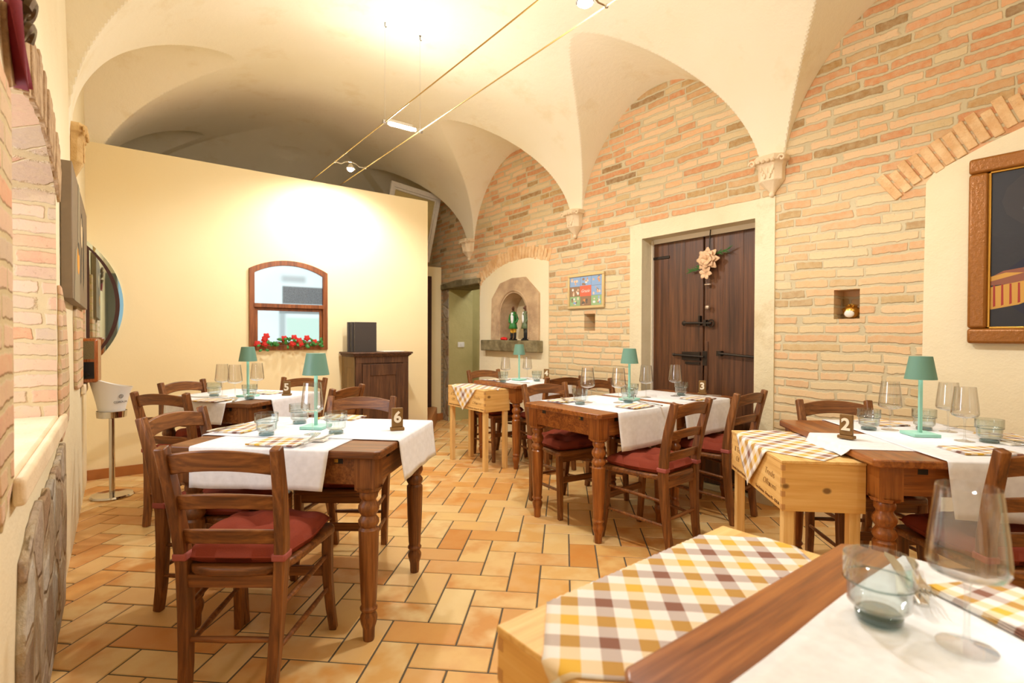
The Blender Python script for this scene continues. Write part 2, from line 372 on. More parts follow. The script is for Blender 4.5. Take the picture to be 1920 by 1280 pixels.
def rect(a0, a1, z0, z1): return [(a0, z0), (a1, z0), (a1, z1), (a0, z1)]
def arch(a0, a1, z0, zs, zt, n=16):
    c = (a0 + a1) / 2; hw = (a1 - a0) / 2; rise = zt - zs
    pts = [(a0, z0), (a1, z0)]
    if rise < hw * .8:
        R = (hw * hw + rise * rise) / (2 * rise); a = math.asin(hw / R)
        pts += [(c + R * sin(a - 2 * a * i / n), zt - R + R * cos(a - 2 * a * i / n)) for i in range(n + 1)]
    else: pts += [(c + hw * cos(pi * i / n), zs + rise * sin(pi * i / n)) for i in range(n + 1)]
    return pts
# right wall with door recess, doorway, niches
DOOR = rect(1.98, 3.02, 0.0, 2.10); PASS = rect(5.66, 6.45, 0.0, 1.90)
NICHE = arch(4.64, 5.16, 1.17, 1.46, 1.73)
wall_sheet('wall_right', 'x', XR, [(YB, -.02), (YF, -.02), (YF, 3.8), (YB, 3.8)],
           [(DOOR, .20, True, 1, 1), (PASS, .38, False, 2, 2), (rect(1.30, 1.45, 1.34, 1.53), .16, True, 0, 0), (rect(3.60, 3.75, 1.275, 1.445), .18, True, 0, 0), (NICHE, .22, True, 3, 1)],
           ['brick', 'plaster_old', 'green_plaster', 'greystone'], 1)
# dim passage beyond the doorway
mb = MB(); mb.box(XR + .38, 5.3, 5.2, 5.22, 0, 2.4); mb.box(5.3, 5.32, 5.2, 6.9, 0, 2.4); mb.box(XR + .38, 5.3, 6.88, 6.9, 0, 2.4); mb.box(XR + .38, 5.3, 5.2, 6.9, 2.4, 2.42)
mb.box(XR + .38, XR + .40, 5.2, 5.66, 0, 2.4); mb.box(XR + .38, XR + .40, 6.45, 6.9, 0, 2.4); mb.box(XR + .38, XR + .40, 5.6, 6.5, 1.9, 2.4)
struct(mb, 'wall_passage', 'green_plaster')
# left wall with the two arched window openings
OPEN1 = arch(1.77, 2.99, .86, 1.83, 1.95); OPEN2 = arch(4.72, 5.50, .86, 1.83, 1.92)
wall_sheet('wall_left', 'x', XL, [(YB, -.02), (YF, -.02), (YF, 3.8), (YB, 3.8)],
           [(OPEN1, .48, False, 1, 0), (OPEN2, .34, True, 1, 0)], ['plaster', 'brick_left'], -1)
# far and back walls
mb = MB(); mb.box(XL - .2, XR + .2, YF, YF + .2, -.02, 3.8); struct(mb, 'wall_far', 'plaster_old')
mb = MB(); mb.box(XL - .2, XR + .2, YB - .2, YB, -.02, 3.8); struct(mb, 'wall_back', 'plaster')
mb = MB(); mb.box(-.205, -.01, YB + .002, YB + .05, 0, 2.5); mb.box(-.17, -.045, YB + .05, YB + .06, .2, 2.3); struct(mb, 'mirror_shutter', plain('grey_shutter', (112, 112, 100), .6), bevel=.01)  # shutter leaf added behind the camera for the mirror to reflect
mb = MB(); mb.box(.01, .50, YB + .002, YB + .02, .9, 2.6); struct(mb, 'mirror_glow_panel', emit('mirror_glow', (190, 222, 232), 1.0))  # glowing panel added behind the camera to give the mirror a bluish reflection
# outside of the first opening: pale light well
mb = MB(); mb.box(-1.5, -1.48, 1.2, 3.6, 0.4, 2.5); mb.box(-1.5, -.70, 1.18, 1.2, .4, 2.5); mb.box(-1.5, -.70, 3.6, 3.62, .4, 2.5); mb.box(-1.5, -.7, 1.2, 3.6, 2.5, 2.52); mb.box(-1.5, -.7, 1.2, 3.6, .38, .4)
struct(mb, 'wall_lightwell', 'linen')

# vault: barrel with pointed-plan lunettes, as a fine height surface
def fs(u, q): u = min(1.0, abs(u)); return (1 - u ** q) ** (1 / q)
ZS, HM, NQ, HWL, KL, QL, RL = 2.343, 1.294, 2.158, 1.074, .058, 1.853, .93
bays = [-1.15, .858, 2.865, 4.871, 6.88]
def vault_z(x, y):
    dx = abs(x - XC) / HW
    zm = ZS + HM * fs(dx, NQ)
    # far end curves down like the sides
    if y > 6.1: zm = min(zm, ZS + HM * fs(min(1, (y - 6.1) / 1.95), 2.3))
    d = HW - abs(x - XC); z = zm
    for c in bays:
        r = RL; cc = c
        tt = abs(y - cc) / r
        if tt < 1: z = max(z, ZS + (HWL + KL * d) * fs(tt, QL) + .022 * d * (1 - tt) ** 1.2)
    if y > 6.0:
        for c in (XC - .99, XC + .99):
            tt = abs(x - c) / .93
            if tt < 1: z = max(z, ZS + (.92 + KL * (YF - y)) * fs(tt, QL))
    return z
mb = MB()
def edge_dense(a, b, n, dens):  # more samples close to both ends
    return [a + (b - a) * (.5 - .5 * cos(pi * i / n)) * 1.0 for i in range(n + 1)] if dens else [a + (b - a) * i / n for i in range(n + 1)]
xs = [XL] + [XL + 3.972 * ((.5 - .5 * cos(pi * i / 190)) * .55 + .45 * i / 190) for i in range(1, 190)] + [XR]
ys = [YB + (YF - YB) * i / 860 for i in range(861)]
nx = len(xs); vs = []
for y in ys:
    for x in xs:
        vs.append((x, y, vault_z(x, y) + .006 * sin(x * 3.1 + y * 1.7) * sin(y * 2.3)))
mb.add(vs, [(j * nx + i, (j + 1) * nx + i, (j + 1) * nx + i + 1, j * nx + i + 1) for j in range(len(ys) - 1) for i in range(nx - 1)], 0, True)
struct(mb, 'ceiling', 'vault', recalc=False, smooth_angle=6)

# floor: grout bed + herringbone tiles laid at 43 degrees to the wall
WT = .151357; tu = Vector((.73179, -.681531)); tv = Vector((.681531, .73179)); to = Vector((.844373, 1.75057))
mb = MB(); mb.box(XL - .3, 5.3, YB, YF, -.05, -.003, 1)
g = .0029
def tile(a, b, wa, wb):
    c = to + tu * ((a + wa / 2) * WT) + tv * ((b + wb / 2) * WT)
    if not (XL - .25 < c.x < 5.2 and YB < c.y < YF): return
    if c.x > XR + .1 and not (5.2 < c.y < 6.9): return
    def pt(q, r, z): v = to + tu * q + tv * r; return (v.x, v.y, z)
    a0, a1, b0, b1 = a * WT + g, (a + wa) * WT - g, b * WT + g, (b + wb) * WT - g; e = .0035
    dz = random.uniform(-.0004, .0004)
    vs = [pt(a0, b0, -.004), pt(a1, b0, -.004), pt(a1, b1, -.004), pt(a0, b1, -.004), pt(a0 + e, b0 + e, dz), pt(a1 - e, b0 + e, dz), pt(a1 - e, b1 - e, dz), pt(a0 + e, b1 - e, dz)]
    mb.add(vs, [(4, 5, 6, 7), (0, 1, 5, 4), (1, 2, 6, 5), (2, 3, 7, 6), (3, 0, 4, 7)], 0)
for i in range(-40, 60):
    for j in range(-60, 60):
        a = i - j; b = 3 * i + j
        if abs(a) < 70 and -45 < b < 75:
            tile(a, b, 2, 1); tile(a + 1, b + 1, 1, 2)
struct(mb, 'floor', ['tile', 'grout'], recalc=False)

# partition wall with its window, step and skirting
WIN = arch(1.06, 1.735, 1.105, 1.84, 1.935)
mbp = wall_sheet('wall_partition', 'y', YP, [(-.236, 0), (2.97, 0), (2.97, 2.83), (-.236, 2.83)], [(WIN, .10, False, 0, 0)], ['partition'], 1)
mb = MB(); mb.add([(-.236, YP, 2.83), (2.97, YP, 2.83), (2.97, YP + .1, 2.83), (-.236, YP + .1, 2.83), (2.97, YP, 0), (2.97, YP + .1, 0)], [(0, 1, 2, 3), (1, 4, 5, 2)], 0)
mb.box(-.236, 1.0, YP + .098, YP + .1, 0, 2.83); mb.box(1.8, 2.97, YP + .098, YP + .1, 0, 2.83); mb.box(1.0, 1.8, YP + .098, YP + .1, 0, 1.08); mb.box(1.0, 1.8, YP + .098, YP + .1, 1.97, 2.83)
struct(mb, 'wall_partition_edge', 'partition')
mb = MB()
outer = arch(1.02, 1.775, 1.07, 1.875, 1.975, 20); inner = arch(1.068, 1.727, 1.118, 1.835, 1.925, 20)
n = len(outer); Yf, Yb_ = YP - .022, YP + .03
mb.add([(a, Yf, z) for a, z in outer] + [(a, Yf, z) for a, z in inner] + [(a, Yb_, z) for a, z in outer] + [(a, Yb_, z) for a, z in inner],
       [(i, (i + 1) % n, (i + 1) % n + n, i + n) for i in range(n)] + [(i, (i + 1) % n, (i + 1) % n + 2 * n, i + 2 * n) for i in range(n)] + [(i + n, (i + 1) % n + n, (i + 1) % n + 3 * n, i + 3 * n) for i in range(n)])
mb.box(1.06, 1.735, YP - .03, YP + .03, 1.495, 1.535)
win = struct(mb, 'window_1', 'win_wood', bevel=.003)
mb = MB(); mb.box(1.068, 1.727, YP + .004, YP + .03, 1.118, 1.15); mb.box(1.068, 1.10, YP + .004, YP + .03, 1.15, 1.495); mb.box(1.695, 1.727, YP + .004, YP + .03, 1.15, 1.495); mb.box(1.10, 1.695, YP + .004, YP + .03, 1.465, 1.495)
mb.build('sash', 'win_wood', win, bevel=.002)
t = NT('frosted_pane'); p = t.pos(); s = t.n('SeparateXYZ', i0=p)  # light and blurred shapes of the room behind are painted into the glow
def soft_box(x0, x1, z0, z1, e=.02):
    a = t.math('MULTIPLY', t.maprange(s.outputs[0], x0 - e, x0 + e, 0, 1, True), t.maprange(s.outputs[0], x1 - e, x1 + e, 1, 0, True))
    b = t.math('MULTIPLY', t.maprange(s.outputs[2], z0 - e, z0 + e, 0, 1, True), t.maprange(s.outputs[2], z1 - e, z1 + e, 1, 0, True)); return t.math('MULTIPLY', a, b)
nz = t.noise(p, 300, 2)
col = t.mix(t.noise(p, 3, 2), lin((214, 240, 244)), lin((236, 250, 250)))
col = t.mix(t.math('MULTIPLY', soft_box(1.33, 1.75, 1.54, 1.72, .012), t.math('ADD', .65, t.math('MULTIPLY', nz, .5)), clamp=True), col, lin((84, 88, 92)))
col = t.mix(t.math('MULTIPLY', soft_box(1.32, 1.56, 1.76, 1.83, .03), .5), col, lin((120, 124, 124)))
col = t.mix(t.math('MULTIPLY', soft_box(1.30, 1.75, 1.44, 1.50, .012), .8), col, lin((108, 118, 120)))
col = t.mix(t.math('MULTIPLY', soft_box(1.30, 1.36, 1.1, 1.46, .02), .7), col, lin((150, 168, 170)))
col = t.mix(t.math('MULTIPLY', soft_box(1.37, 1.75, 1.1, 1.40, .015), .7), col, lin((190, 232, 214)))
e = t.n('Emission', Color=col, Strength=1.6); gl = t.n('BsdfGlossy', Roughness=.25, Color=(1, 1, 1, 1)); mx = t.n('MixShader', i0=.06, i1=e.outputs[0], i2=gl.outputs[0]); t.t.links.new(mx.outputs[0], t.out.inputs[0]); M['pane'] = t.m
mb = MB(); mb.box(1.10, 1.695, YP + .012, YP + .018, 1.15, 1.465); mb.build('glass_pane', 'pane', win)
mb = MB(); pl = arch(1.068, 1.727, 1.535, 1.835, 1.925, 20); mb.prism(pl, YP + .012, YP + .018, 0, lambda a, b, c: (a, c, b)); mb.build('glass_pane', 'pane', win)
mb = MB(); mb.box(XL, 2.25, YP - .012, YP, 0, .085)
for k in range(8): pass
struct(mb, 'baseboard_partition', 'base_tile', bevel=.002)
mb = MB(); mb.prism([(2.25, 5.42), (2.90, 5.42), (3.60, 6.5), (3.60, 6.6), (2.97, 6.6), (2.97, 5.599), (2.25, 5.599)], 0.0, .205)
struct(mb, 'floor_step', 'base_tile', bevel=.004)
# second low wall behind with a dark door frame
mb = MB(); mb.box(2.4, 3.48, 6.6, 6.7, 0, 2.2); mb.box(3.54, 3.72, 6.6, 6.7, 0, 2.2); mb.box(3.48, 3.54, 6.6, 6.7, 2.02, 2.2); struct(mb, 'wall_second_partition', 'partition')
mb = MB(); mb.box(3.46, 3.55, 6.57, 6.62, .20, 2.06); mb.box(2.6, 3.46, 6.57, 6.62, 1.98, 2.06); mb.box(2.6, 3.46, 6.595, 6.605, .20, 1.98); struct(mb, 'door_1', 'darkbrown', bevel=.004)
mb = MB(); mb.box(3.61, 3.74, 6.58, 6.6, 0, .10); struct(mb, 'baseboard_far', 'base_tile')
mb = MB(); mb.box(3.745, XR, 3.16, 4.28, 0, .02); struct(mb, 'baseboard_right', 'base_tile')

# plaster door surround on the right wall
def ring_panel(name, outer, inner, x0, x1, mat):
    mb = MB(); n = len(outer)
    mb.add([(x0, a, z) for a, z in outer] + [(x0, a, z) for a, z in inner] + [(x1, a, z) for a, z in outer] + [(x1, a, z) for a, z in inner],
           [(i, (i + 1) % n, (i + 1) % n + n, i + n) for i in range(n)] + [(i, (i + 1) % n, (i + 1) % n + 2 * n, i + 2 * n) for i in range(n)] + [(i + n, (i + 1) % n + n, (i + 1) % n + 3 * n, i + 3 * n) for i in range(n)])
    return struct(mb, name, mat, bevel=.003)
ring_panel('trim_1', [(1.835, 0), (1.835, 2.23), (3.155, 2.23), (3.155, 0), (3.0201, 0), (1.9799, 0)], [(1.98, 0), (1.98, 2.095), (3.02, 2.095), (3.02, 0), (3.02, 0), (1.98, 0)], XR - .012, XR + .001, 'plaster_old')
# plaster panel framing the stone niche
pan = [(4.29, 0), (5.62, 0), (5.655, .6), (5.64, 1.2), (5.645, 1.7), (5.62, 1.88), (5.50, 1.99), (5.3, 2.06), (5.0, 2.11), (4.7, 2.12), (4.36, 2.10), (4.29, 2.07)]
oct_ = [(4.43, 1.17), (4.43, 1.70), (4.68, 1.90), (4.93, 1.905), (5.17, 1.86), (5.345, 1.68), (5.36, 1.17)]
mb = MB(); loops = [[Vector((a, z, 0)) for a, z in pan], [Vector((a, z, 0)) for a, z in [(4.44, 1.18), (5.35, 1.18), (5.335, 1.675), (5.165, 1.85), (4.93, 1.895), (4.685, 1.89), (4.44, 1.695)]]]
fl = [v for l in loops for v in l]; mb.add([(XR - .008, v.x, v.y) for v in fl], [tuple(q) for q in geometry.tessellate_polygon(loops)])
n = len(pan); mb.add([(XR - .008, a, z) for a, z in pan] + [(XR + .001, a, z) for a, z in pan], [(i, (i + 1) % n, (i + 1) % n + n, i + n) for i in range(n)])
struct(mb, 'trim_2', 'plaster', recalc=False)
ns = thing('stone_niche_frame', 'carved brown stone frame with an arched niche and thick shelf', 'niche frame', (0, 0, 0))
mb = MB(); ar = arch(4.64, 5.16, 1.171, 1.46, 1.73, 20)
loops = [[Vector((a, z, 0)) for a, z in oct_], [Vector((a, z, 0)) for a, z in ar]]; fl = [v for l in loops for v in l]
mb.add([(XR - .03, v.x, v.y) for v in fl], [tuple(q) for q in geometry.tessellate_polygon(loops)])
for poly, x1 in ((oct_, XR + .001), (ar, XR + .001)):
    n = len(poly); mb.add([(XR - .03, a, z) for a, z in poly] + [(x1, a, z) for a, z in poly], [(i, (i + 1) % n, (i + 1) % n + n, i + n) for i in range(n)])
mb.build('surround', 'greystone', ns, recalc=False)
mb = MB()
arc = [(4.90 + .295 * cos(pi * i / 24), 1.46 + .30 * sin(pi * i / 24)) for i in range(25)]
mb.tube([(XR - .032, a, z) for a, z in [(5.195, 1.2)] + arc + [(4.605, 1.2)]], .014, 8, up=Vector((1, 0, 0)))
mb.build('moulding', 'greystone', ns)
mb = MB()
for i in range(26):
    pass
mb.box(XR - .10, XR + .2, 4.38, 5.49, 1.035, 1.168); mb.build('shelf', 'shelfstone', ns, bevel=.012, bseg=3)
# radial brick arches
def voussoirs(name, X, c, R, a0, a1, n, ln, mat, inward=-1, thick=.012, sign=1):
    mb = MB()
    for i in range(n):
        t0 = a0 + (a1 - a0) * (i + .09) / n; t1 = a0 + (a1 - a0) * (i + .91) / n; r0 = R + random.uniform(-.008, .008); r1 = R + ln + random.uniform(-.02, .02)
        th = thick + random.uniform(-.004, .004)
        q = [(c[0] + r * sin(a), c[1] + r * cos(a)) for r, a in ((r0, t0), (r1, t0), (r1, t1), (r0, t1))]
        mb.add([(X, a, z) for a, z in q] + [(X + inward * th, a, z) for a, z in q], [(4, 5, 6, 7), (0, 1, 5, 4), (1, 2, 6, 5), (2, 3, 7, 6), (3, 0, 4, 7)])
    return struct(mb, name, mat, bevel=.004)
voussoirs('trim_3', XR, (4.80, .62), 1.50, radians(-20), radians(34), 26, .15, 'brick_arch')
voussoirs('trim_4', XR, (-.35, -.05), 2.56, radians(-8), radians(35), 34, .17, 'brick_arch')
# plastered panel at the right with the painting
pan2 = [(-1.6, 0), (.955, 0), (.975, .8), (.97, 1.6), (.965, 2.12), (.93, 2.17), (.7, 2.27), (.4, 2.37), (0, 2.45), (-.5, 2.49), (-1.0, 2.47), (-1.6, 2.3)]
mb = MB(); mb.prism(pan2, XR - .006, XR + .001, 0, lambda a, b, c: (c, a, b)); struct(mb, 'trim_5', 'plaster')
# lintel over the doorway and rough stone jamb
mb = MB(); mb.prism([(5.62, 1.90), (6.62, 1.875), (6.62, 1.95), (6.2, 1.985), (5.9, 1.975), (5.62, 1.97)], XR - .05, XR + .38, 0, lambda a, b, c: (c, a, b)); struct(mb, 'trim_6', 'shelfstone', bevel=.01)
mb = MB(); mb.box(XR - .012, XR + .03, 6.452, 6.60, 0, 1.88); struct(mb, 'trim_7', 'rubble', bevel=.008)
# left wall: arch ring, sill, exposed masonry
mb = MB(); R_ = (.61 ** 2 + .12 ** 2) / (2 * .12)
voussoirs('trim_8', XL, (2.38, 1.95 - R_), R_, radians(-24), radians(25), 22, .185, 'brick_grey', 1, .014)
mb = MB(); mb.box(XL - .46, XL + .005, 1.772, 2.988, .835, .872); mb.box(XL + .004, XL + .03, 1.74, 3.08, .80, .868); struct(mb, 'trim_9', 'stone', bevel=.01, bseg=3)
mb = MB(); mb.box(XL - .33, XL + .005, 4.722, 5.498, .835, .872); mb.box(XL + .004, XL + .03, 4.70, 5.52, .80, .868); struct(mb, 'trim_10', 'stone', bevel=.01, bseg=3)
def patch(name, poly, mat, X=XL, t=.012, jag=.012):
    out = []
    for i in range(len(poly)):
        a, b = Vector(poly[i]), Vector(poly[(i + 1) % len(poly)]); k = max(1, int((b - a).length / .05))
        for j in range(k): q = a.lerp(b, j / k); out.append((q.x + random.uniform(-jag, jag), q.y + random.uniform(-jag, jag)))
    mb = MB(); mb.prism(out, X - .001, X + t, 0, lambda a, b, c: (c, a, b)); return struct(mb, name, mat, bevel=.006)
patch('trim_11', [(1.78, .02), (3.06, .02), (3.16, .35), (3.12, .74), (2.9, .72), (2.45, .68), (2.1, .70), (1.86, .62), (1.78, .3)], 'rubble', t=.02)
patch('trim_12', [(4.05, .90), (4.70, .86), (4.71, 1.80), (4.3, 1.75), (4.0, 1.35)], 'brick_left', t=.018)
patch('trim_13', [(3.02, .76), (3.12, .74), (3.45, .80), (3.5, 1.0), (3.3, 1.35), (3.02, 1.45)], 'brick_left', t=.014)
patch('trim_14', [(1.60, .78), (1.768, .87), (1.768, 1.82), (1.60, 1.84), (1.55, 1.2)], 'brick_left', t=.006, jag=.006)

# corbels under the vault springings
def corbel(Y, side, label, z0=2.24, sc=(1, 1, 1), mt='stone'):
    o = thing('carved_corbel', label, 'corbel', (XR if side > 0 else XL, Y, z0), 0 if side > 0 else pi); o.scale = sc
    mb = MB()
    def ringp(z, hw, d): return [(0, -hw, z), (-d * .55, -hw, z), (-d, -hw * .55, z), (-d, hw * .55, z), (-d * .55, hw, z), (0, hw, z)]
    lv = [(0.0, .008, .012), (.03, .03, .035), (.085, .078, .08), (.092, .085, .088), (.19, .088, .095), (.215, .10, .11), (.222, .115, .12), (.25, .118, .125), (.262, .11, .12)]
    vs = []; 
    for z, hw, d in lv: vs += ringp(z, hw, d)
    mb.add(vs, [(i * 6 + k, i * 6 + (k + 1) % 6, i * 6 + 6 + (k + 1) % 6, i * 6 + 6 + k) for i in range(len(lv) - 1) for k in range(6)] + [tuple(range(6)), tuple(range((len(lv) - 1) * 6, len(lv) * 6))])
    mb.build('bracket', mt, o, bevel=.004)
    for y in (-.105, .105):
        mb = MB()
        pts = [(-.10 - .0 * a, y + .026 * (1 - a / 7) * cos(a * 1.1), .222 + .026 * (1 - a / 7) * sin(a * 1.1)) for a in [k * .5 for k in range(13)]]
        mb.tube(pts, .009, 6, up=Vector((1, 0, 0))); mb.build('volute', mt, o)
    mb = MB()
    for k, y in enumerate((-.05, -.018, .018, .05)): mb.sphere((-.118, y, .222), .016, 8)
    mb.build('beads', mt, o); mb = MB()
    for k in range(3):
        for sgn in (-1, 1): mb.sphere((-.094, sgn * (.018 + .012 * k), .12 + .026 * k), .014, 8, sq=(.6, .7, 1.5))
    mb.sphere((-.093, 0, .16), .013, 8, sq=(.6, .8, 2)); mb.build('leaf_carving', mt, o)
    mb = MB(); mb.sphere((-.02, 0, .0), .02, 10); mb.build('drop', mt, o)
    return o
corbel(1.855, 1, 'carved cream stone corbel above the door surround')
corbel(3.87, 1, 'carved cream stone corbel above the framed photo collage')
corbel(5.90, 1, 'small carved stone corbel near the doorway lintel')
M['stone_ochre'] = plaster('ochre_stone', (196, 160, 104), (222, 190, 136), .5, 9, stain=(140, 104, 58))
corbel(3.95, -1, 'carved ochre stone corbel above the bird picture on the plaster wall', 2.10, (.62, .9, 1.25), 'stone_ochre')

# ------------------------------------------------------------------ wooden double door in the recess
door = thing('wooden_double_door', 'old dark brown double door with iron bolts set in a pale recess', 'door', (XR + .17, 1.98, 0))
for k, (y0, y1) in enumerate(((.0, .515), (.525, 1.035))):
    mb = MB(); mb.box(-.018, .026, y0 + .003, y1, .01, 2.06)
    lf = mb.build('door_leaf', 'door_wood', door, bevel=.004)
    mb = MB()
    for j in range(3): mb.box(-.021, -.0175, y0 + .005 + j * .172, y0 + .166 + j * .172, .012, 2.055)
    mb.build('planks', 'door_wood', lf, bevel=.003)
mb = MB(); mb.box(-.045, .03, 1.03, 1.045, 0, 2.09); mb.box(-.02, .03, 0, 1.04, 2.06, 2.10); mb.build('door_frame', 'cream', door)
mb = MB(); mb.tube([(-.05, .43, 1.33), (-.05, .60, 1.335), (-.05, .68, 1.335)], .010, 8); mb.sphere((-.05, .69, 1.335), .022, 10, sq=(.5, 1, 1)); mb.box(-.06, -.02, .475, .50, 1.31, 1.36); mb.box(-.055, -.02, .535, .55, 1.315, 1.395)
mb.tube([(-.045 , .44 + .03 * cos(a), 1.33 + .03 * sin(a)) for a in [k * pi / 6 for k in range(13)]], .006, 6, up=Vector((1, 0, 0)))
mb.build('latch', 'iron', door)
mb = MB(); mb.box(-.035, -.02, .545, .72, 1.02, 1.09); mb.tube([(-.05, .50, 1.052), (-.05, .78, 1.062)], .009, 8); mb.sphere((-.05, .79, 1.063), .015, 8); mb.box(-.035, -.02, .48, .52, .98, 1.10); mb.box(-.032, -.02, .55, .69, .985, 1.005)
mb.build('bolt', 'iron', door)
mb = MB(); mb.tube([(-.06, .03, 1.062), (-.055, .36, 1.085)], .010, 8); mb.sphere((-.06, .0, 1.06), .026, 10); mb.box(-.06, -.02, .34, .38, 1.065, 1.105); mb.build('bar', 'iron', door)
mb = MB(); mb.box(-.03, -.018, .86, 1.05, 1.915, 1.94); mb.build('hinge', 'iron', door, bevel=.003)
mb = MB(); mb.box(-.03, -.018, .475, .50, .78, 1.18); mb.build('strap_plate', 'door_wood', door, bevel=.003)

# hanging flower ornament on the door
hang = thing('hanging_flower_ornament', 'pale fabric flower with fir sprigs and bells hanging on the dark door', 'ornament', (XR + .115, 2.43, 1.88)); hang.scale = (1.2, 1.4, 1.35)
mb = MB(); mb.tube([(.02, 0, .22), (.005, 0, .12), (0, 0, .05)], .004, 6); mb.tube([(0, .01, -.13), (.0, .01, -.30)], .0015, 5); mb.build('cord', 'iron', hang)
mb = MB()
def petal(mb, c, ang, tilt, L, Wd, mi=0, ax=Vector((-1, 0, 0))):
    d = Vector((0, cos(ang), sin(ang))); side = Vector((0, -sin(ang), cos(ang)))
    pts = []
    for i, (q, ww, h) in enumerate(((0, .15, 0), (.35, .85, .25), (.7, 1, .55), (1, .25, .45))):
        b = Vector(c) + d * (L * q) + ax * (h * L * tilt)
        pts += [b - side * Wd * ww + ax * .004, b + ax * .0, b + side * Wd * ww + ax * .004]
    mb.add([tuple(x) for x in pts], [(i * 3 + k, i * 3 + k + 1, i * 3 + k + 4, i * 3 + k + 3) for i in range(3) for k in range(2)], mi, True)
for r, n_, l_ in ((0, 8, .075), (1, 7, .055), (2, 5, .038)):
    for k in range(n_): petal(mb, (-.01 * r, 0, -.02), 2 * pi * k / n_ + r * .4, .5 + .3 * r, l_, .018)
for k in range(6): petal(mb, (-.01, .012, -.10), 2 * pi * k / 6 + .2, .6, .042, .013)
mb.build('petals', plain('champagne_fabric', (222, 182, 140), .5), hang, solid=.002)
M['fir'] = plain('fir_green', (66, 112, 52), .6)
for sgn, z0 in ((-1, .01), (1, -.06)):
    mb = MB()
    for k in range(22):
        b = (0.0, sgn * (.04 + .004 * k), z0 + .001 * k * (1 if sgn < 0 else -1)); a = (pi if sgn < 0 else 0) + random.uniform(-.7, .7)
        mb.tube([b, (b[0] - .01, b[1] + .03 * cos(a), b[2] + .03 * sin(a))], [.003, .001], 4)
    mb.build('fir_sprig', 'fir', hang)
mb = MB(); mb.sphere((0, .01, -.17), .014, 10, sq=(1, 1.6, .7)); mb.sphere((0, .01, -.31), .016, 10); mb.build('bells', plain('silver_bell', (190, 170, 150), .3, .8), hang)

# ------------------------------------------------------------------ pictures
def framed(name, label, cat, origin, w, h, fw, ft, mat_f, build_inner, rot=None):
    o = thing(name, label, cat, origin)
    mb = MB()
    for (a0, a1, b0, b1) in ((0, w, 0, fw), (0, w, h - fw, h), (0, fw, fw, h - fw), (w - fw, w, fw, h - fw)): mb.box(-ft, 0, a0, a1, b0, b1)
    mb.build('frame', mat_f, o, bevel=fw * .18, bseg=3)
    build_inner(o, w, h, fw, ft); return o
def flatpoly(o, name, polys, mats, X):
    """flat painted shapes of a picture, all in one part"""
    mb = MB(); e = 0.0
    for poly, mi in polys:
        e += .00003; mb.add([(X - e, a, z) for a, z in poly], [tuple(q) for q in geometry.tessellate_polygon([[Vector((a, z, 0)) for a, z in poly]])], mi)
    return mb.build(name, mats, o, recalc=False)
def blob(cx, cz, rx, rz, n=14, a0=0): return [(cx + rx * cos(a0 + 2 * pi * i / n), cz + rz * sin(a0 + 2 * pi * i / n)) for i in range(n)]
def inner_paint(o, w, h, fw, ft):
    Y1 = w - fw
    mats = [plain('paint_night', (34, 34, 40), .5, bs=.2, bscale=30), plain('paint_grey', (70, 74, 78), .6), plain('paint_skin', (140, 84, 62), .6), plain('paint_gold', (200, 150, 66), .6), plain('paint_red', (160, 50, 38), .6), plain('paint_blue', (26, 28, 48), .6), plain('paint_haze', (50, 47, 50), .6)]
    P = [(rect(fw * .9, Y1 + fw * .1, fw * .9, h - fw * .9), 0)]
    P.append((blob(Y1 - .34, h * .30, .30, .2), 5)); P.append((blob(Y1 - .25, .75, .2, .16), 6))
    P.append(([(Y1 - .20, .56), (Y1 - .13, .70), (Y1 - .19, .86), (Y1 - .34, .92), (Y1 - .40, .8), (Y1 - .30, .66)], 1))
    P.append(([(Y1 - .195, .58), (Y1 - .15, .70), (Y1 - .2, .84), (Y1 - .33, .9), (Y1 - .36, .8), (Y1 - .29, .67)], 0))
    P.append(([(Y1, .35), (Y1 - .06, .385), (Y1 - .16, .40), (Y1 - .30, .44), (Y1 - .30, .36), (Y1 - .16, .32), (Y1, .31)], 2))
    P.append(([(Y1, .355), (Y1 - .07, .375), (Y1 - .14, .37), (Y1, .33)], 3)); P.append(([(Y1 - .16, .40), (Y1 - .20, .415), (Y1 - .24, .35), (Y1 - .20, .335)], 4)); P.append(([(Y1 - .175, .40), (Y1 - .19, .405), (Y1 - .23, .35), (Y1 - .215, .34)], 3))
    P.append(([(Y1, .30), (Y1 - .20, .34), (Y1 - .20, .245), (Y1 - .12, .205), (Y1, .18)], 3))
    for k in range(6): P.append(([(Y1 - .02 - .032 * k, .31 + .003 * k), (Y1 - .028 - .032 * k, .31 + .003 * k), (Y1 - .03 - .032 * k, .20 + .006 * k), (Y1 - .02 - .032 * k, .195 + .006 * k)], 4))
    P.append(([(Y1 - .3, .2), (Y1 - .5, .5), (Y1 - .7, .3), (Y1 - .6, .08), (Y1 - .3, .08)], 5))
    flatpoly(o, 'canvas', P, mats, -ft * .45)
    mb = MB(); f2 = fw * .82
    for (a0, a1, b0, b1) in ((f2, w - f2, f2, fw * 1.12), (f2, w - f2, h - fw * 1.12, h - f2), (f2, fw * 1.12, f2, h - f2), (w - fw * 1.12, w - f2, f2, h - f2)): mb.box(-ft * .62, -.002, a0, a1, b0, b1)
    mb.build('inner_bead', 'brass', o, bevel=.003)
framed('framed_painting', 'large dark oil painting of a gold cuffed arm in a wide gilt frame', 'painting', (XR - .008, -.42, 1.19), 1.185, 1.0, .082, .05, plain('gilt_wood', (150, 94, 32), .32, .25, bs=.5, bscale=70), inner_paint)
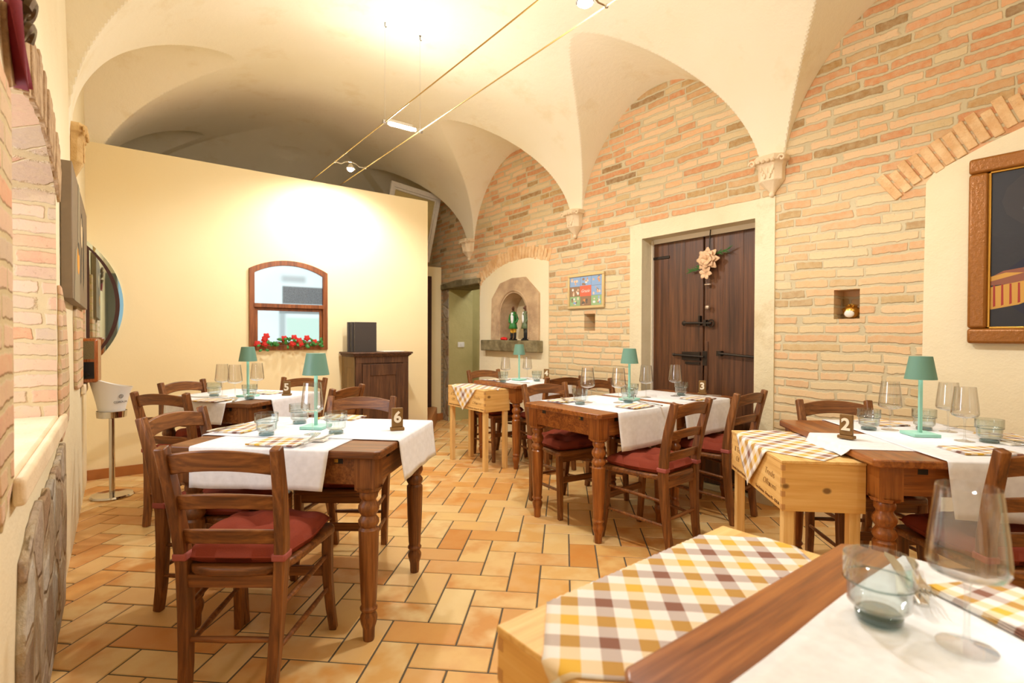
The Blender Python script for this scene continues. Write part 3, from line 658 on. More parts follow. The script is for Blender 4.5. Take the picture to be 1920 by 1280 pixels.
def inner_collage(o, w, h, fw, ft):
    cols = [(104, 94, 86), (150, 118, 92), (140, 172, 214), (226, 110, 84), (150, 182, 134), (212, 174, 146), (232, 232, 234), (218, 150, 96), (110, 118, 142), (236, 206, 180)]
    mats = [plain('photo_tone', c, .4) for c in cols]; random.seed(5)
    P = [(rect(fw, w - fw, fw, h - fw), 0)]; iw = (w - 2 * fw) / 3; ih = (h - 2 * fw) / 3
    for i in range(3):
        for j in range(3):
            a0, b0 = fw + i * iw, fw + j * ih
            if (i, j) == (1, 1): continue
            P.append((rect(a0 + .001, a0 + iw - .001, b0 + .001, b0 + ih - .001), random.choice([0, 8, 2, 1, 4, 0])))
            for k in range(9): P.append((blob(a0 + random.uniform(.2, .8) * iw, b0 + random.uniform(.15, .8) * ih, iw * random.uniform(.06, .13), ih * random.uniform(.08, .17), 9), random.choice([1, 5, 9, 6, 7, 0, 2, 5])))
    P.append((rect(fw + iw - .004, fw + 2 * iw + .004, fw + ih - .003, fw + 2 * ih + .006), 3))
    flatpoly(o, 'photo_print', P, mats, -ft * .4); random.seed(11)
    mt = Matrix.Translation((-ft * .4 - .006, w / 2, h / 2)) @ Matrix(((0, 0, -1, 0), (-1, 0, 0, 0), (0, 1, 0, 0), (0, 0, 0, 1)))
    put_text('lettering', 'Grazie', .045, 'paper', o, mt, shear=.4)
framed('photo_collage', 'pale framed photo collage with a red Grazie square on the brick wall', 'picture', (XR - .006, 3.465, 1.50), .505, .35, .027, .022, plain('champagne_frame', (214, 190, 140), .35, .3), inner_collage)

# bird picture on the left wall (a thick box canvas)
o = thing('box_canvas_picture', 'thick grey canvas picture of two birds on a bare trunk', 'picture', (XL, 3.17, 1.39))
mb = MB(); mb.box(.002, .045, 0, 1.42, 0, .64); mb.build('canvas_box', plain('canvas_grey', (132, 114, 90), .7, bs=.3, bscale=20), o, bevel=.004)
mb = MB(); X = .046
for poly, mi in (([(.10, .0), (.55, .0), (.52, .35), (.60, .64), (.45, .64), (.40, .3), (.2, .25)], 0), (blob(.75, .42, .10, .085, 16), 1), (blob(.79, .50, .05, .04, 14), 2), (blob(.42, .22, .10, .07, 16), 3), (blob(.46, .29, .05, .035, 12), 2), (blob(.95, .30, .035, .2, 12), 4), ([(.70, .33), (.74, .33), (.66, .12), (.62, .12)], 2)):
    X += .0002; mb.add([(X, a, z) for a, z in poly], [tuple(q) for q in geometry.tessellate_polygon([[Vector((a, z, 0)) for a, z in poly]])], mi)
mb.build('painted_birds', [plain('bark', (150, 138, 112), .7), plain('bird_cream', (214, 190, 150), .6), plain('bird_black', (26, 24, 26), .6), plain('bird_orange', (226, 150, 30), .6), plain('bird_grey', (90, 84, 72), .7)], o, recalc=False)

# mirror with a straight side against the corner
mr = thing('half_round_mirror', 'half round mirror with a black inner band hung in the corner', 'mirror', (-.236, YP - .002, 1.475))
def seg(ch, sag, off=0.0, n=28):
    R = (ch * ch / 4 + sag * sag) / (2 * sag); a = math.asin(min(1, ch / 2 / R)); return [(sag - R + R * cos(-a + 2 * a * i / n) + off, R * sin(-a + 2 * a * i / n)) for i in range(n + 1)]
def plate(mb, poly, y0, y1, mi=0): mb.prism(poly, y0, y1, mi, lambda a, b, c: (a, c, b))
mb = MB(); plate(mb, seg(1.10, .275), -.012, 0); t = NT('mirror_silver'); M['mirror'] = t.bsdf(lin((225, 240, 238)), .02, 1.0)
mb.build('mirror_rim', 'mirror', mr)
mb = MB(); plate(mb, seg(1.03, .250), -.016, -.012); mb.build('band', 'darkbrown', mr)
mb = MB(); plate(mb, [(a + .048, b) for a, b in seg(.90, .172)], -.020, -.016); mb.build('mirror_glass', 'mirror', mr)  # offset leaves a dark bar that paints in a reflected door frame
mb = MB(); mb.cbox((.012, -.026, .12), (.03, .03, .03)); mb.cbox((.012, -.026, -.33), (.03, .03, .03)); mb.build('clips', 'brass', mr, bevel=.006)

# white distressed frame leaning above the low wall
c4 = [(2.848, 3.236), (3.582, 3.149), (3.393, 2.217), (2.680, 2.31)]
o = thing('empty_picture_frame', 'large white distressed frame leaning behind the top of the yellow partition', 'frame', (0, 6.35, 0))
ctr = Vector((sum(p[0] for p in c4) / 4, sum(p[1] for p in c4) / 4))
inn = [tuple(ctr + (Vector(p) - ctr) * .80) for p in c4]; mid = [tuple(ctr + (Vector(p) - ctr) * .86) for p in c4]
def ringy(mb, A, B, y0, y1):
    n = len(A); mb.add([(a, y0, z) for a, z in A] + [(a, y0, z) for a, z in B] + [(a, y1, z) for a, z in A] + [(a, y1, z) for a, z in B],
        [(i, (i + 1) % n, (i + 1) % n + n, i + n) for i in range(n)] + [(i, (i + 1) % n, (i + 1) % n + 2 * n, i + 2 * n) for i in range(n)] + [(i + n, (i + 1) % n + n, (i + 1) % n + 3 * n, i + 3 * n) for i in range(n)] + [(i + 2 * n, (i + 1) % n + 2 * n, (i + 1) % n + 3 * n, i + 3 * n) for i in range(n)])
mb = MB(); ringy(mb, c4, mid, 0, .04); ringy(mb, mid, inn, .012, .04); mb.build('frame', plain('distressed_white', (206, 200, 190), .8, bs=.5, bscale=30), o, bevel=.004)
mb = MB(); plate(mb, inn, .03, .036); mb.build('backing', plain('old_backing', (176, 158, 104), .8, bs=.2), o)

# ------------------------------------------------------------------ cable track with halogen lamps
for x, ww in ((1.65, 'cable nearer the plaster wall'), (1.95, 'cable nearer the brick wall')):
    mb = MB(); mb.tube([(x, YB + .01, 2.87), (x, 5.72, 2.87)], .0045, 8)
    tag(mb.build('lighting_cable', plain('cable_brass', (206, 176, 110), .35, .6)), 'long taut gold lighting ' + ww, 'cable', None)
def halogen_spot(y, label):
    o = thing('cable_spotlight', label, 'spotlight', (1.80, y, 2.87))
    mb = MB(); mb.tube([(-.15, 0, 0), (-.09, 0, -.005), (-.05, 0, .02), (0, 0, .03), (.05, 0, .02), (.09, 0, -.005), (.15, 0, 0)], .005, 8); mb.sphere((-.15, 0, 0), .012, 8); mb.sphere((.15, 0, 0), .012, 8); mb.build('bracket', 'chrome', o)
    mb = MB(); mb.lathe([(.012, 0), (.024, -.02), (.042, -.05), (.045, -.055)], (0, 0, .015), 20); mb.build('reflector', 'chrome', o)
    mb = MB(); mb.sphere((0, 0, -.036), .030, 16); mb.build('bulb', 'bulb', o)
    return o
halogen_spot(4.97, 'glowing round halogen spotlight on the cables near the yellow partition')
halogen_spot(1.80, 'glowing halogen spotlight on the cables overhead in the room centre')
o = thing('cable_bar_light', 'glowing tubular glass bar light between the two cables', 'lamp', (1.80, 3.81, 2.87))
mb = MB(); mb.tube([(-.15, 0, 0), (.15, 0, 0)], .017, 16, cap=False); mb.build('glass_tube', 'glass', o)
mb = MB(); mb.tube([(-.11, 0, 0), (.11, 0, 0)], .012, 12); mb.build('bulb', 'bulb', o)
for s_ in (-1, 1):
    mb = MB(); mb.tube([(s_ * .148, 0, 0), (s_ * .168, 0, 0)], .016, 14); mb.build('end_cap', 'steel', o)
mb = MB(); mb.box(-.10, .10, .032, .034, -.005, .05); mb.build('reflector', 'chrome', o)  # plate added to block this lamp's light towards the far vault
for x, zc in ((1.65, vault_z(1.65, 3.81)), (1.95, vault_z(1.95, 3.81))):
    o = thing('ceiling_hook', 'small iron hook with a fine wire holding the %s lighting cable' % ('farther' if x > 1.8 else 'nearer'), 'hook', (x, 3.81, zc))
    mb = MB(); mb.tube([(0, 0, .01), (0, 0, -.03), (.008, 0, -.038), (.012, 0, -.03)], .003, 6); mb.sphere((0, 0, 0), .010, 8, sq=(1, 1, .4)); mb.build('hook', 'iron', o)
    mb = MB(); mb.tube([(0, 0, -.036), (0, 0, 2.872 - zc)], .0012, 5); mb.build('wire', 'steel', o)

# ------------------------------------------------------------------ tables
LEG_PROF = [(.021, 0), (.023, .01), (.024, .05), (.030, .068), (.034, .085), (.034, .098), (.028, .112), (.027, .118), (.034, .126), (.035, .133), (.029, .142), (.029, .148), (.031, .16), (.037, .30), (.040, .43), (.040, .448), (.032, .458), (.036, .464), (.041, .474), (.041, .486), (.032, .498), (.029, .505), (.036, .515), (.042, .53), (.040, .546), (.030, .56), (.029, .568), (.036, .578), (.037, .59), (.034, .6)]
def make_table(label, loc, rot, w, l, wd, top_z=.772, grain=None):
    """w along local x, l along local y, origin at the corner nearest the camera"""
    o = thing('dining_table', label, 'table', loc, rot)
    mb = MB(); c = .022
    mb.prism([(c, 0), (w - c, 0), (w, c), (w, l - c), (w - c, l), (c, l), (0, l - c), (0, c)], top_z - .030, top_z); mb.build('tabletop', wd + (grain or ('x' if w > l else 'y')), o, bevel=.006, bseg=3)
    mb = MB(); i = .03; z0, z1 = .635, top_z - .030
    mb.box(i + .06, w - i - .06, i, i + .022, z0, z1); mb.box(i + .06, w - i - .06, l - i - .022, l - i, z0, z1); mb.box(i, i + .022, i + .06, l - i - .06, z0, z1); mb.box(w - i - .022, w - i, i + .06, l - i - .06, z0, z1)
    mb.build('apron', wd + 'x', o)
    for a in (.16, l - .20): mb = MB(); mb.box(i - .001, i + .004, a, a + .035, z1 - .026, z1 - .004); mb.build('latch_slot', 'black', o)
    for a in (.16, w - .20): mb = MB(); mb.box(a, a + .035, i - .001, i + .004, z1 - .026, z1 - .004); mb.build('latch_slot', 'black', o)
    mb = MB(); mb.box(i - .002, i + .002, .18, .195, z1 - .022, z1 - .008); mb.build('latch_tongue', 'brass', o)
    mb = MB(); mb.box(w - .185, w - .17, i - .002, i + .002, z1 - .022, z1 - .008); mb.build('latch_tongue', 'brass', o)
    for x, y in ((i + .04, i + .04), (w - i - .04, i + .04), (i + .04, l - i - .04), (w - i - .04, l - i - .04)):
        mb = MB(); mb.lathe(LEG_PROF, (0, 0, 0), 20, closed_bot=True); h = .042
        mb.lathe([(.034, .6), (.050, .606), (.0575, .62)], (0, 0, 0), 8, smooth=False)
        mb.box(-h, h, -h, h, .612, z1)
        lg = mb.build('leg', wd + 'z', o); lg.location = (x, y, 0)
    return o
def RT(x, y, deg, a, b):
    r = radians(deg); return (x + a * cos(r) - b * sin(r), y + a * sin(r) + b * cos(r))
TABLES = {
 'six': ((.801, 1.903), 46, .745, .90, 'walnut_'), 'five': ((.676, 3.729), 38, .745, .80, 'walnut_'),
 'three': ((2.19, 2.06), 0, .72, .70, 'cherry_'), 'three_b': ((2.93, 2.06), 0, .76, .70, 'cherry_'),
 'four': ((2.84, 3.70), 0, .76, .70, 'cherry_'), 'two': ((2.219, .709), -44, .80, .93, 'cherry_'),
 'fg': ((.53, -.33), 0, .755, .80, 'cherry_')}
LBL = {'six': 'dark wooden table with turned legs carrying the number six sign', 'five': 'dark wooden table with turned legs carrying the number five sign',
 'three': 'reddish wooden table under the first white runner, its bare end facing the crate stand', 'three_b': 'wooden table carrying the number three sign, pushed against the old door',
 'four': 'wooden table with the number four sign below the stone niche', 'two': 'reddish wooden table with turned legs and the number two sign', 'fg': 'wooden table in the foreground with a smoked tumbler on white linen'}
TL = {'six': 'table six', 'five': 'table five', 'three': 'the first table by the door', 'three_b': 'table three', 'four': 'table four', 'two': 'table two', 'fg': 'the foreground table'}
for k, (p, a, w_, l_, wd) in TABLES.items(): make_table(LBL[k], (p[0], p[1], 0), radians(a), w_, l_, wd, grain='x' if k == 'fg' else None)

# ------------------------------------------------------------------ table runners
def runner(tb, axis, a0, a1, hang0, hang1, label, lift=.0015, seed=1, ov=.004):
    """linen strip across the table. axis 'x': runs along local x covering y a0..a1; 'y': runs along local y covering x a0..a1"""
    p, ang, w_, l_, wd = TABLES[tb]; L = w_ if axis == 'x' else l_; zt = .772 + lift
    prof = []; n0 = 7
    for i in range(n0 + 1):
        q = i / n0
        if hang0 > 0: prof.append((-ov - .004 - .016 * (1 - q) ** 1.3, zt - .006 - hang0 * (1 - q), 1 - q))
    if hang0 > 0: prof.append((-ov + .001, zt, 0))
    else: prof.append((.003, zt, 0))
    for i in range(1, 8): prof.append((L * i / 8, zt, 0))
    if hang1 > 0:
        prof.append((L + ov - .001, zt, 0))
        for i in range(n0 + 1):
            q = 1 - i / n0; prof.append((L + ov + .004 + .016 * (1 - q) ** 1.3, zt - .006 - hang1 * (1 - q), 1 - q))
    else: prof.append((L - .003, zt, 0))
    nu = 26; vs = []; rnd = random.Random(seed); ph = rnd.uniform(0, 6)
    for s_, z, hq in prof:
        sg = -1 if s_ < L / 2 else 1
        for k in range(nu + 1):
            b = a0 + (a1 - a0) * k / nu; wv = (sin(k / nu * 9 + ph) * .006 + sin(k / nu * 21 + ph * 2) * .002) * hq
            b2 = b + (.5 - k / nu) * .03 * hq + .004 * sin(s_ * 9 + ph) * (1 if k in (0, nu) else 0)
            vs.append((s_ + sg * abs(wv), b2, z + .004 * hq * sin(k / nu * 4 + ph)) if axis == 'x' else (b2, s_ + sg * abs(wv), z + .004 * hq * sin(k / nu * 4 + ph)))
    m_ = len(prof); mb = MB(); mb.add(vs, [(i * (nu + 1) + k, (i + 1) * (nu + 1) + k, (i + 1) * (nu + 1) + k + 1, i * (nu + 1) + k + 1) for i in range(m_ - 1) for k in range(nu)], 0, True)
    o = mb.build('table_runner', 'linen', None, loc=(p[0], p[1], 0), rotz=radians(ang), smooth_angle=70, solid=.0014)
    return tag(o, label, 'runner')
runner('six', 'x', .20, .79, .15, .13, 'white linen runner hanging behind the nearest chair at table six', seed=1)
runner('six', 'y', .21, .74, .17, .10, 'white linen runner lying lengthwise under the number six sign', lift=.0045, seed=2)
runner('five', 'x', .17, .68, .14, .12, 'white linen runner hanging beside the left chairs of table five', seed=3)
runner('five', 'y', .20, .74, .15, .10, 'white linen runner lying under the number five sign', lift=.0045, seed=4)
runner('three', 'y', .15, .715, .22, .18, 'white linen runner hanging behind the red cushioned chair, first table by the door', seed=5, ov=.006)
runner('three_b', 'y', .06, .62, .22, .18, 'white linen runner on table three beside the dark door', seed=6, ov=.006)
runner('four', 'y', .12, .70, .18, .12, 'white linen runner across table four', seed=7)
runner('two', 'x', .17, .53, .028, .12, 'white linen runner crossing table two beside the crate stand', seed=8)
runner('two', 'y', .235, .78, .20, .12, 'white linen runner on table two hanging towards the foreground glass', lift=.0045, seed=9)
runner('fg', 'x', .06, .695, .14, .14, 'white linen runner in the foreground under the large wine glass', seed=10)

# ------------------------------------------------------------------ chairs
def make_chair():
    o = thing('dining_chair', 'x', 'chair', (0, 0, 0), 0, None)
    wm, wx = 'walnut_z', 'walnut_x'
    for s_ in (-1, 1):
        mb = MB()
        P = [(s_ * .142, -.225, 0), (s_ * .148, -.205, .12), (s_ * .157, -.19, .30), (s_ * .165, -.185, .45), (s_ * .172, -.197, .56), (s_ * .179, -.225, .70), (s_ * .186, -.268, .862)]
        D = [(.034, .036), (.036, .040), (.038, .046), (.038, .050), (.037, .048), (.036, .044), (.034, .036)]
        mb.rectsweep(P, D, up=Vector((0, 1, 0))); mb.build('back_post', wm, o, bevel=.005)
        mb = MB(); P = [(s_ * .198, .222, 0), (s_ * .190, .208, .10), (s_ * .184, .196, .22), (s_ * .184, .190, .34), (s_ * .186, .190, .425)]
        mb.rectsweep(P, [(.030, .030), (.033, .033), (.036, .036), (.038, .038), (.038, .038)]); mb.build('front_leg', wm, o, bevel=.005)
    # slats: bowed in plan and arched on top
    for zc, h, hw, yb, ar, nm in ((.800, .070, .176, -.250, .022, 'top_rail'), (.665, .052, .170, -.214, .016, 'slat'), (.545, .052, .163, -.192, .012, 'slat')):
        mb = MB(); n = 14; vs = []
        for i in range(n + 1):
            q = -1 + 2 * i / n; x = hw * q; y = yb - .030 * (1 - q * q); za = ar * (1 - q * q)
            for (dy, dz) in ((-.008, -h / 2), (.008, -h / 2), (.008, h / 2), (-.008, h / 2)):
                lean = dz * (-.25); vs.append((x, y + dy + lean, zc + za + dz))
        mb.add(vs, [(i * 4 + k, i * 4 + (k + 1) % 4, i * 4 + 4 + (k + 1) % 4, i * 4 + 4 + k) for i in range(n) for k in range(4)] + [(0, 1, 2, 3), (n * 4, n * 4 + 1, n * 4 + 2, n * 4 + 3)])
        mb.build(nm, wx, o, bevel=.004)
    # seat with rounded corners
    mb = MB(); pts = []
    for (x, y, r) in ((.215, .215, .03), (-.215, .215, .03), (-.168, -.205, .05), (.168, -.205, .05)):
        pass
    F = [(-.218, .18), (-.20, .212), (-.17, .22), (.17, .22), (.20, .212), (.218, .18), (.205, .05), (.188, -.10), (.168, -.165), (.12, -.205), (.05, -.222), (-.05, -.222), (-.12, -.205), (-.168, -.165), (-.188, -.10), (-.205, .05)]
    mb.prism(F, .418, .448); mb.build('seat', wx, o, bevel=.009, bseg=3)
    mb = MB(); mb.box(-.17, .17, .178, .198, .375, .418); mb.box(-.15, .15, -.20, -.18, .375, .418); mb.build('seat_rail', wx, o)
    for s_ in (-1, 1):
        for z0, z1 in ((.325, .30), (.185, .165)):
            mb = MB(); mb.tube([(s_ * .184, .195, z0), (s_ * .172, 0, (z0 + z1) / 2), (s_ * .156, -.19, z1)], [.008, .011, .008], 10); mb.build('side_rung', wx, o)
    mb = MB(); mb.box(-.175, .175, .188, .204, .235, .275); mb.build('front_stretcher', wx, o, bevel=.003)
    mb = MB(); mb.tube([(-.15, -.198, .20), (0, -.20, .20), (.15, -.198, .20)], [.009, .012, .009], 10); mb.build('back_rung', wx, o)
    # tufted cushion
    n = 30; tuf = [(0, .02), (-.105, .115), (.105, .115), (-.09, -.085), (.09, -.085)]
    def outline(u, v):  # square -> seat shape
        x = u * (.198 if v > 0 else .198 + .035 * v); y = .005 + v * .198
        k = abs(u * v); return x * (1 - .04 * k), y * (1 - .02 * k)
    def hgt(u, v, x, y):
        e = max(0, (1 - abs(u) ** 5)) * max(0, (1 - abs(v) ** 5)); h = .058 * e ** .5
        for a, b in tuf: d = math.hypot(x - a, y - b); h -= .026 * math.exp(-(d / .020) ** 2) + .030 * math.exp(-(d / .05) ** 2)
        h += .0035 * sin(x * 60 + y * 34) * e + .003 * sin(y * 80 - x * 25) * e
        return h
    vs = []
    for sgn in (1, -1):
        for j in range(n + 1):
            for i in range(n + 1):
                u, v = -1 + 2 * i / n, -1 + 2 * j / n; u = math.copysign(abs(u) ** .8, u); v = math.copysign(abs(v) ** .8, v)
                x, y = outline(u, v); h = hgt(u, v, x, y)
                vs.append((x, y, .474 + (h if sgn > 0 else -min(.024, h * .8))))
    N1 = (n + 1) ** 2; fs_ = []
    for j in range(n):
        for i in range(n):
            a = j * (n + 1) + i; fs_.append((a, a + 1, a + n + 2, a + n + 1)); fs_.append((a + N1, a + n + 1 + N1, a + n + 2 + N1, a + 1 + N1))
    mb = MB(); mb.add(vs, fs_, 0, True)
    rim = [(i, 0) for i in range(n)] + [(n, j) for j in range(n)] + [(i, n) for i in range(n, 0, -1)] + [(0, j) for j in range(n, 0, -1)]
    cu = mb.build('cushion', 'red', o, smooth_angle=80)
    b = bmesh.new(); b.from_mesh(cu.data); bmesh.ops.remove_doubles(b, verts=b.verts, dist=.0004); b.to_mesh(cu.data); b.free()
    mb = MB(); pts = []
    for i, j in rim[::2]:
        u, v = -1 + 2 * i / n, -1 + 2 * j / n; u = math.copysign(abs(u) ** .8, u); v = math.copysign(abs(v) ** .8, v); x, y = outline(u, v); pts.append((x, y, .474))
    pts.append(pts[0]); mb.tube(pts, .0028, 6); mb.build('piping', 'red', cu)
    for s_ in (-1, 1):
        mb = MB(); x, y = s_ * .166, -.187
        F = [(x - .024, y - .030), (x + .024, y - .030), (x + .024, y + .030), (x - .024, y + .030)]
        mb.prism(F, .468, .494); mb.build('strap', 'strap', cu, bevel=.006)
    return o
P_chair = Proto(make_chair)
def chair(x, y, deg, label):
    o = P_chair((x, y, 0), radians(deg - 90), label); return o
chair(.42, 2.11, 52.4, 'nearest brown ladderback chair with dark red cushion, seen from behind')
chair(.40, 2.72, 316.4, 'ladderback chair at the end of table six, just behind the nearest chair')
chair(.99, 2.78, 232, 'ladderback chair facing the camera across table six')
chair(2.56, 2.74, 263, 'ladderback chair tucked under the bare end of the first table by the door')
chair(3.20, 2.78, 272, 'ladderback chair on the far side of table three, below the small niche')
chair(2.56, 1.98, 94, 'ladderback chair with bright red cushion in front of the first white runner')
chair(3.30, 2.03, 92, 'ladderback chair in front of table three beside the door surround')
chair(3.08, 4.30, 269, 'ladderback chair on the far side of table four near the doorway')
chair(3.19, 3.66, 84, 'ladderback chair on the near side of table four in front of the brick wall')
chair(.56, 4.57, 307, 'ladderback chair at the left end of table five by the yellow wall')
chair(.40, 4.08, 43, 'ladderback chair at table five nearest the ice bucket stand')
chair(1.08, 4.40, 226, 'ladderback chair on the far side of table five below the window')
chair(1.13, 3.83, 128, 'ladderback chair at table five between it and the oak cabinet')
chair(3.08, 1.06, 227, 'ladderback chair against the brick wall behind table two')
chair(2.58, .46, 50, 'ladderback chair at table two, cut by the edge of the photo')

# ------------------------------------------------------------------ tableware
ZT = .7785
def make_wine():
    o = thing('wine_glass', 'x', 'wine glass')
    mb = MB(); mb.lathe([(.0355, .0), (.0358, .0012), (.034, .0022), (.018, .0042), (.007, .008), (.0045, .014)], seg=36, closed_bot=True); mb.build('foot', 'glass', o)
    mb = MB(); mb.lathe([(.0045, .014), (.0036, .03), (.0034, .07), (.0045, .09), (.009, .0985)], seg=20); mb.build('stem', 'glass', o)
    mb = MB(); mb.lathe([(.0, .0975), (.009, .0985), (.03, .103), (.044, .109), (.0485, .118), (.0485, .126), (.0455, .16), (.041, .20), (.0375, .232), (.0365, .2325), (.0400, .200), (.0445, .16), (.0475, .126), (.0472, .119), (.043, .1105), (.028, .1045), (0, .102)], seg=40); mb.build('bowl', 'glass', o)
    return o
def make_tumbler():
    o = thing('water_tumbler', 'x', 'tumbler')
    rib = lambda a, z: 1 + (.012 * abs(sin(a * 14)) if .018 < z < .056 else 0)
    mb = MB(); mb.lathe([(.030, .0125), (.036, .018), (.0425, .026), (.0435, .054), (.0445, .058), (.0485, .060), (.0490, .064), (.0492, .0985), (.0478, .0985), (.0475, .064), (.0455, .0605), (.0425, .057), (.0415, .054), (.0405, .028), (.034, .021), (.0, .018)], seg=56, fn=rib); mb.build('body', 'smoke', o)
    mb = MB(); mb.lathe([(.0, 0.0), (.031, 0), (.0325, .002), (.0325, .010), (.030, .0125), (.026, .016), (.0, .017)], seg=40); mb.build('base', 'smoke_base', o)
    mb = MB(); mb.lathe([(.0488, .060), (.0497, .0615), (.0488, .0635)], seg=40); mb.build('ring', 'smoke_base', o)
    return o
def make_lamp():
    o = thing('table_lamp', 'x', 'lamp')
    mb = MB(); mb.box(-.055, .055, -.055, .055, 0, .014); mb.build('base', 'mint', o, bevel=.002)
    mb = MB(); mb.box(-.0065, .0065, -.0065, .0065, .014, .33); mb.build('pole', 'mint', o, bevel=.001)
    mb = MB(); mb.lathe([(.0615, .255), (.0435, .358), (.042, .3585), (.0, .359)], seg=40); mb.lathe([(.0600, .256), (.0425, .356), (0, .357)], seg=40); mb.lathe([(.0615, .255), (.0600, .256)], seg=40); sh = mb.build('lamp_shade', 'sage', o, recalc=False)
    mb = MB(); mb.lathe([(.0, .331), (.030, .331), (.030, .337), (0, .337)], seg=24); mb.build('led_disc', 'led', o)
    d = bpy.data.lights.new('table_lamp_light', 'SPOT'); d.energy = 5.0; d.color = (1, .96, .88); d.spot_size = radians(120); d.spot_blend = .4; d.shadow_soft_size = .025
    l = bpy.data.objects.new('table_lamp_light', d); COL.objects.link(l); l.parent = o; l.location = (0, 0, .328)
    return o
P_wine, P_tum, P_lamp = Proto(make_wine), Proto(make_tumbler), Proto(make_lamp)
def sign(x, y, deg, digit, word, where):
    o = thing('table_number_sign', 'small wooden block sign showing number %s %s' % (word, where), 'sign', (x, y, ZT), radians(deg))
    mb = MB(); mb.box(-.032, .032, -.018, .018, 0, .014); mb.build('foot', 'signwood', o, bevel=.003)
    mb = MB(); mb.box(-.026, .026, -.009, .007, .014, .105); mb.build('block', 'signwood', o, bevel=.003)
    put_text('digit', digit, .072, 'cream', o, Matrix.Translation((0, -.0105, .060)) @ Matrix.Rotation(pi / 2, 4, 'X'), depth=.002, offset=.0022)
def make_fork():
    o = thing('fork', 'x', 'fork'); mb = MB()
    P = [(0, -.095, .003), (0, -.04, .004), (0, .02, .008), (0, .045, .006)]; mb.rectsweep(P, [(.014, .003), (.008, .003), (.006, .003), (.018, .0025)], up=Vector((0, 0, 1)))
    mb.box(-.012, .012, .045, .06, .0045, .0070)
    for k in range(4): x = -.0100 + k * .0066; mb.rectsweep([(x, .058, .006), (x, .08, .008), (x, .10, .013)], [(.003, .002)] * 3, up=Vector((0, 0, 1)))
    mb.build('body', 'steel', o, bevel=.0006); return o
def make_knife():
    o = thing('knife', 'x', 'knife'); mb = MB(); mb.rectsweep([(0, -.11, .005), (0, -.06, .006), (0, -.005, .005)], [(.014, .006), (.012, .007), (.010, .005)], up=Vector((0, 0, 1))); mb.build('handle', 'steel', o, bevel=.0015)
    mb = MB(); mb.prism([(-.006, -.006), (.006, -.006), (.011, .05), (.009, .10), (-.002, .118), (-.006, .10)], .004, .0055); mb.build('blade', 'steel', o); return o
P_fork, P_knife = Proto(make_fork), Proto(make_knife)
def uvs(o, fn):
    me = o.data; l = me.uv_layers.new(name='UVMap')
    for lp in me.loops: l.data[lp.index].uv = fn(me.vertices[lp.vertex_index].co)
def make_napkin():
    o = thing('folded_napkin', 'x', 'napkin')
    mb = MB(); n = 8; a, b = .105, .075
    for layer in range(3):
        z = .0012 + layer * .0026; sh = layer * .003; vs = []
        for j in range(n + 1):
            for i in range(n + 1):
                x, y = -a + 2 * a * i / n + sh, -b + 2 * b * j / n - sh
                vs.append((x, y, z + .0012 * sin(i * .9 + layer) * sin(j * .7)))
        mb.add(vs, [(j * (n + 1) + i, j * (n + 1) + i + 1, (j + 1) * (n + 1) + i + 1, (j + 1) * (n + 1) + i) for j in range(n) for i in range(n)], 0, True)
    # folded edge
    mb.tube([(-a, -b + .0, .0045), (a, -b - .001, .0045)], .0034, 8)
    q = mb.build('cloth', 'gingham_napkin', o, smooth_angle=80, solid=.0012); uvs(q, lambda c: (c.x * .8 + c.y * .2 + .01, c.y * .8 - c.x * .2)); return o
P_nap = Proto(make_napkin)
def wine(x, y, l): P_wine((x, y, ZT), random.uniform(0, 6), 'stemmed clear wine glass ' + l)
def tum(x, y, l): P_tum((x, y, ZT), random.uniform(0, 6), 'ribbed smoked glass tumbler ' + l)
def lamp(x, y, d, l): P_lamp((x, y, ZT), radians(d), l)
def nap(x, y, d, l): P_nap((x, y, ZT - .0005), radians(d), 'folded checked napkin ' + l)
def fork(x, y, d, l, z=0): P_fork((x, y, ZT + z), radians(d), 'steel fork ' + l)
def knife(x, y, d, l, z=0): P_knife((x, y, ZT + z), radians(d), 'steel table knife ' + l)
def card(x, y, d, l):
    mb = MB(); mb.box(-.045, .045, -.022, .022, 0, .009); o = tag(mb.build('cutlery_rest', 'paper', None, bevel=.002, loc=(x, y, ZT), rotz=radians(d)), l, 'cutlery rest'); return o
# table six
lamp(.755, 2.55, 46, 'sage green cordless table lamp standing on table six')
wine(.695, 2.40, 'in front of the green lamp on table six')
tum(.525, 2.50, 'left of the lamp on table six'); tum(.728, 2.73, 'behind the lamp on table six'); tum(.788, 2.36, 'on table six close to the cutlery')
sign(1.045, 2.27, -17, '6', 'six', 'on the nearest white cloth')
nap(.535, 2.29, -47, 'behind the nearest chair on table six'); nap(.47, 2.72, 40, 'under a knife at the end of table six'); nap(.955, 2.77, 130, 'at the far side of table six')
card(.665, 2.245, -44, 'small pale cutlery rest under the fork and knife on table six')
fork(.64, 2.235, -34, 'resting beside the front napkin of table six', .008); knife(.665, 2.21, -50, 'resting beside the front napkin of table six', .008)
knife(.40, 2.73, -50, 'lying on the napkin at the end of table six', .010)
# table five
lamp(.745, 4.13, 38, 'sage green cordless table lamp standing on table five')
wine(.60, 4.26, 'beside the left tumbler on table five'); wine(.66, 4.12, 'left of the lamp on table five'); wine(.835, 4.28, 'behind the lamp on table five')
tum(.555, 4.31, 'near the far left chair of table five'); tum(.73, 3.99, 'in front of the lamp on table five')
sign(.99, 4.05, -30, '5', 'five', 'on a small table by the yellow wall')
nap(.50, 4.02, -52, 'at the left front of table five'); nap(.90, 4.28, 120, 'at the far side of table five'); knife(.63, 3.93, -15, 'lying at the front of table five', .003); fork(.42, 4.22, 60, 'lying at the left end of table five', .003)
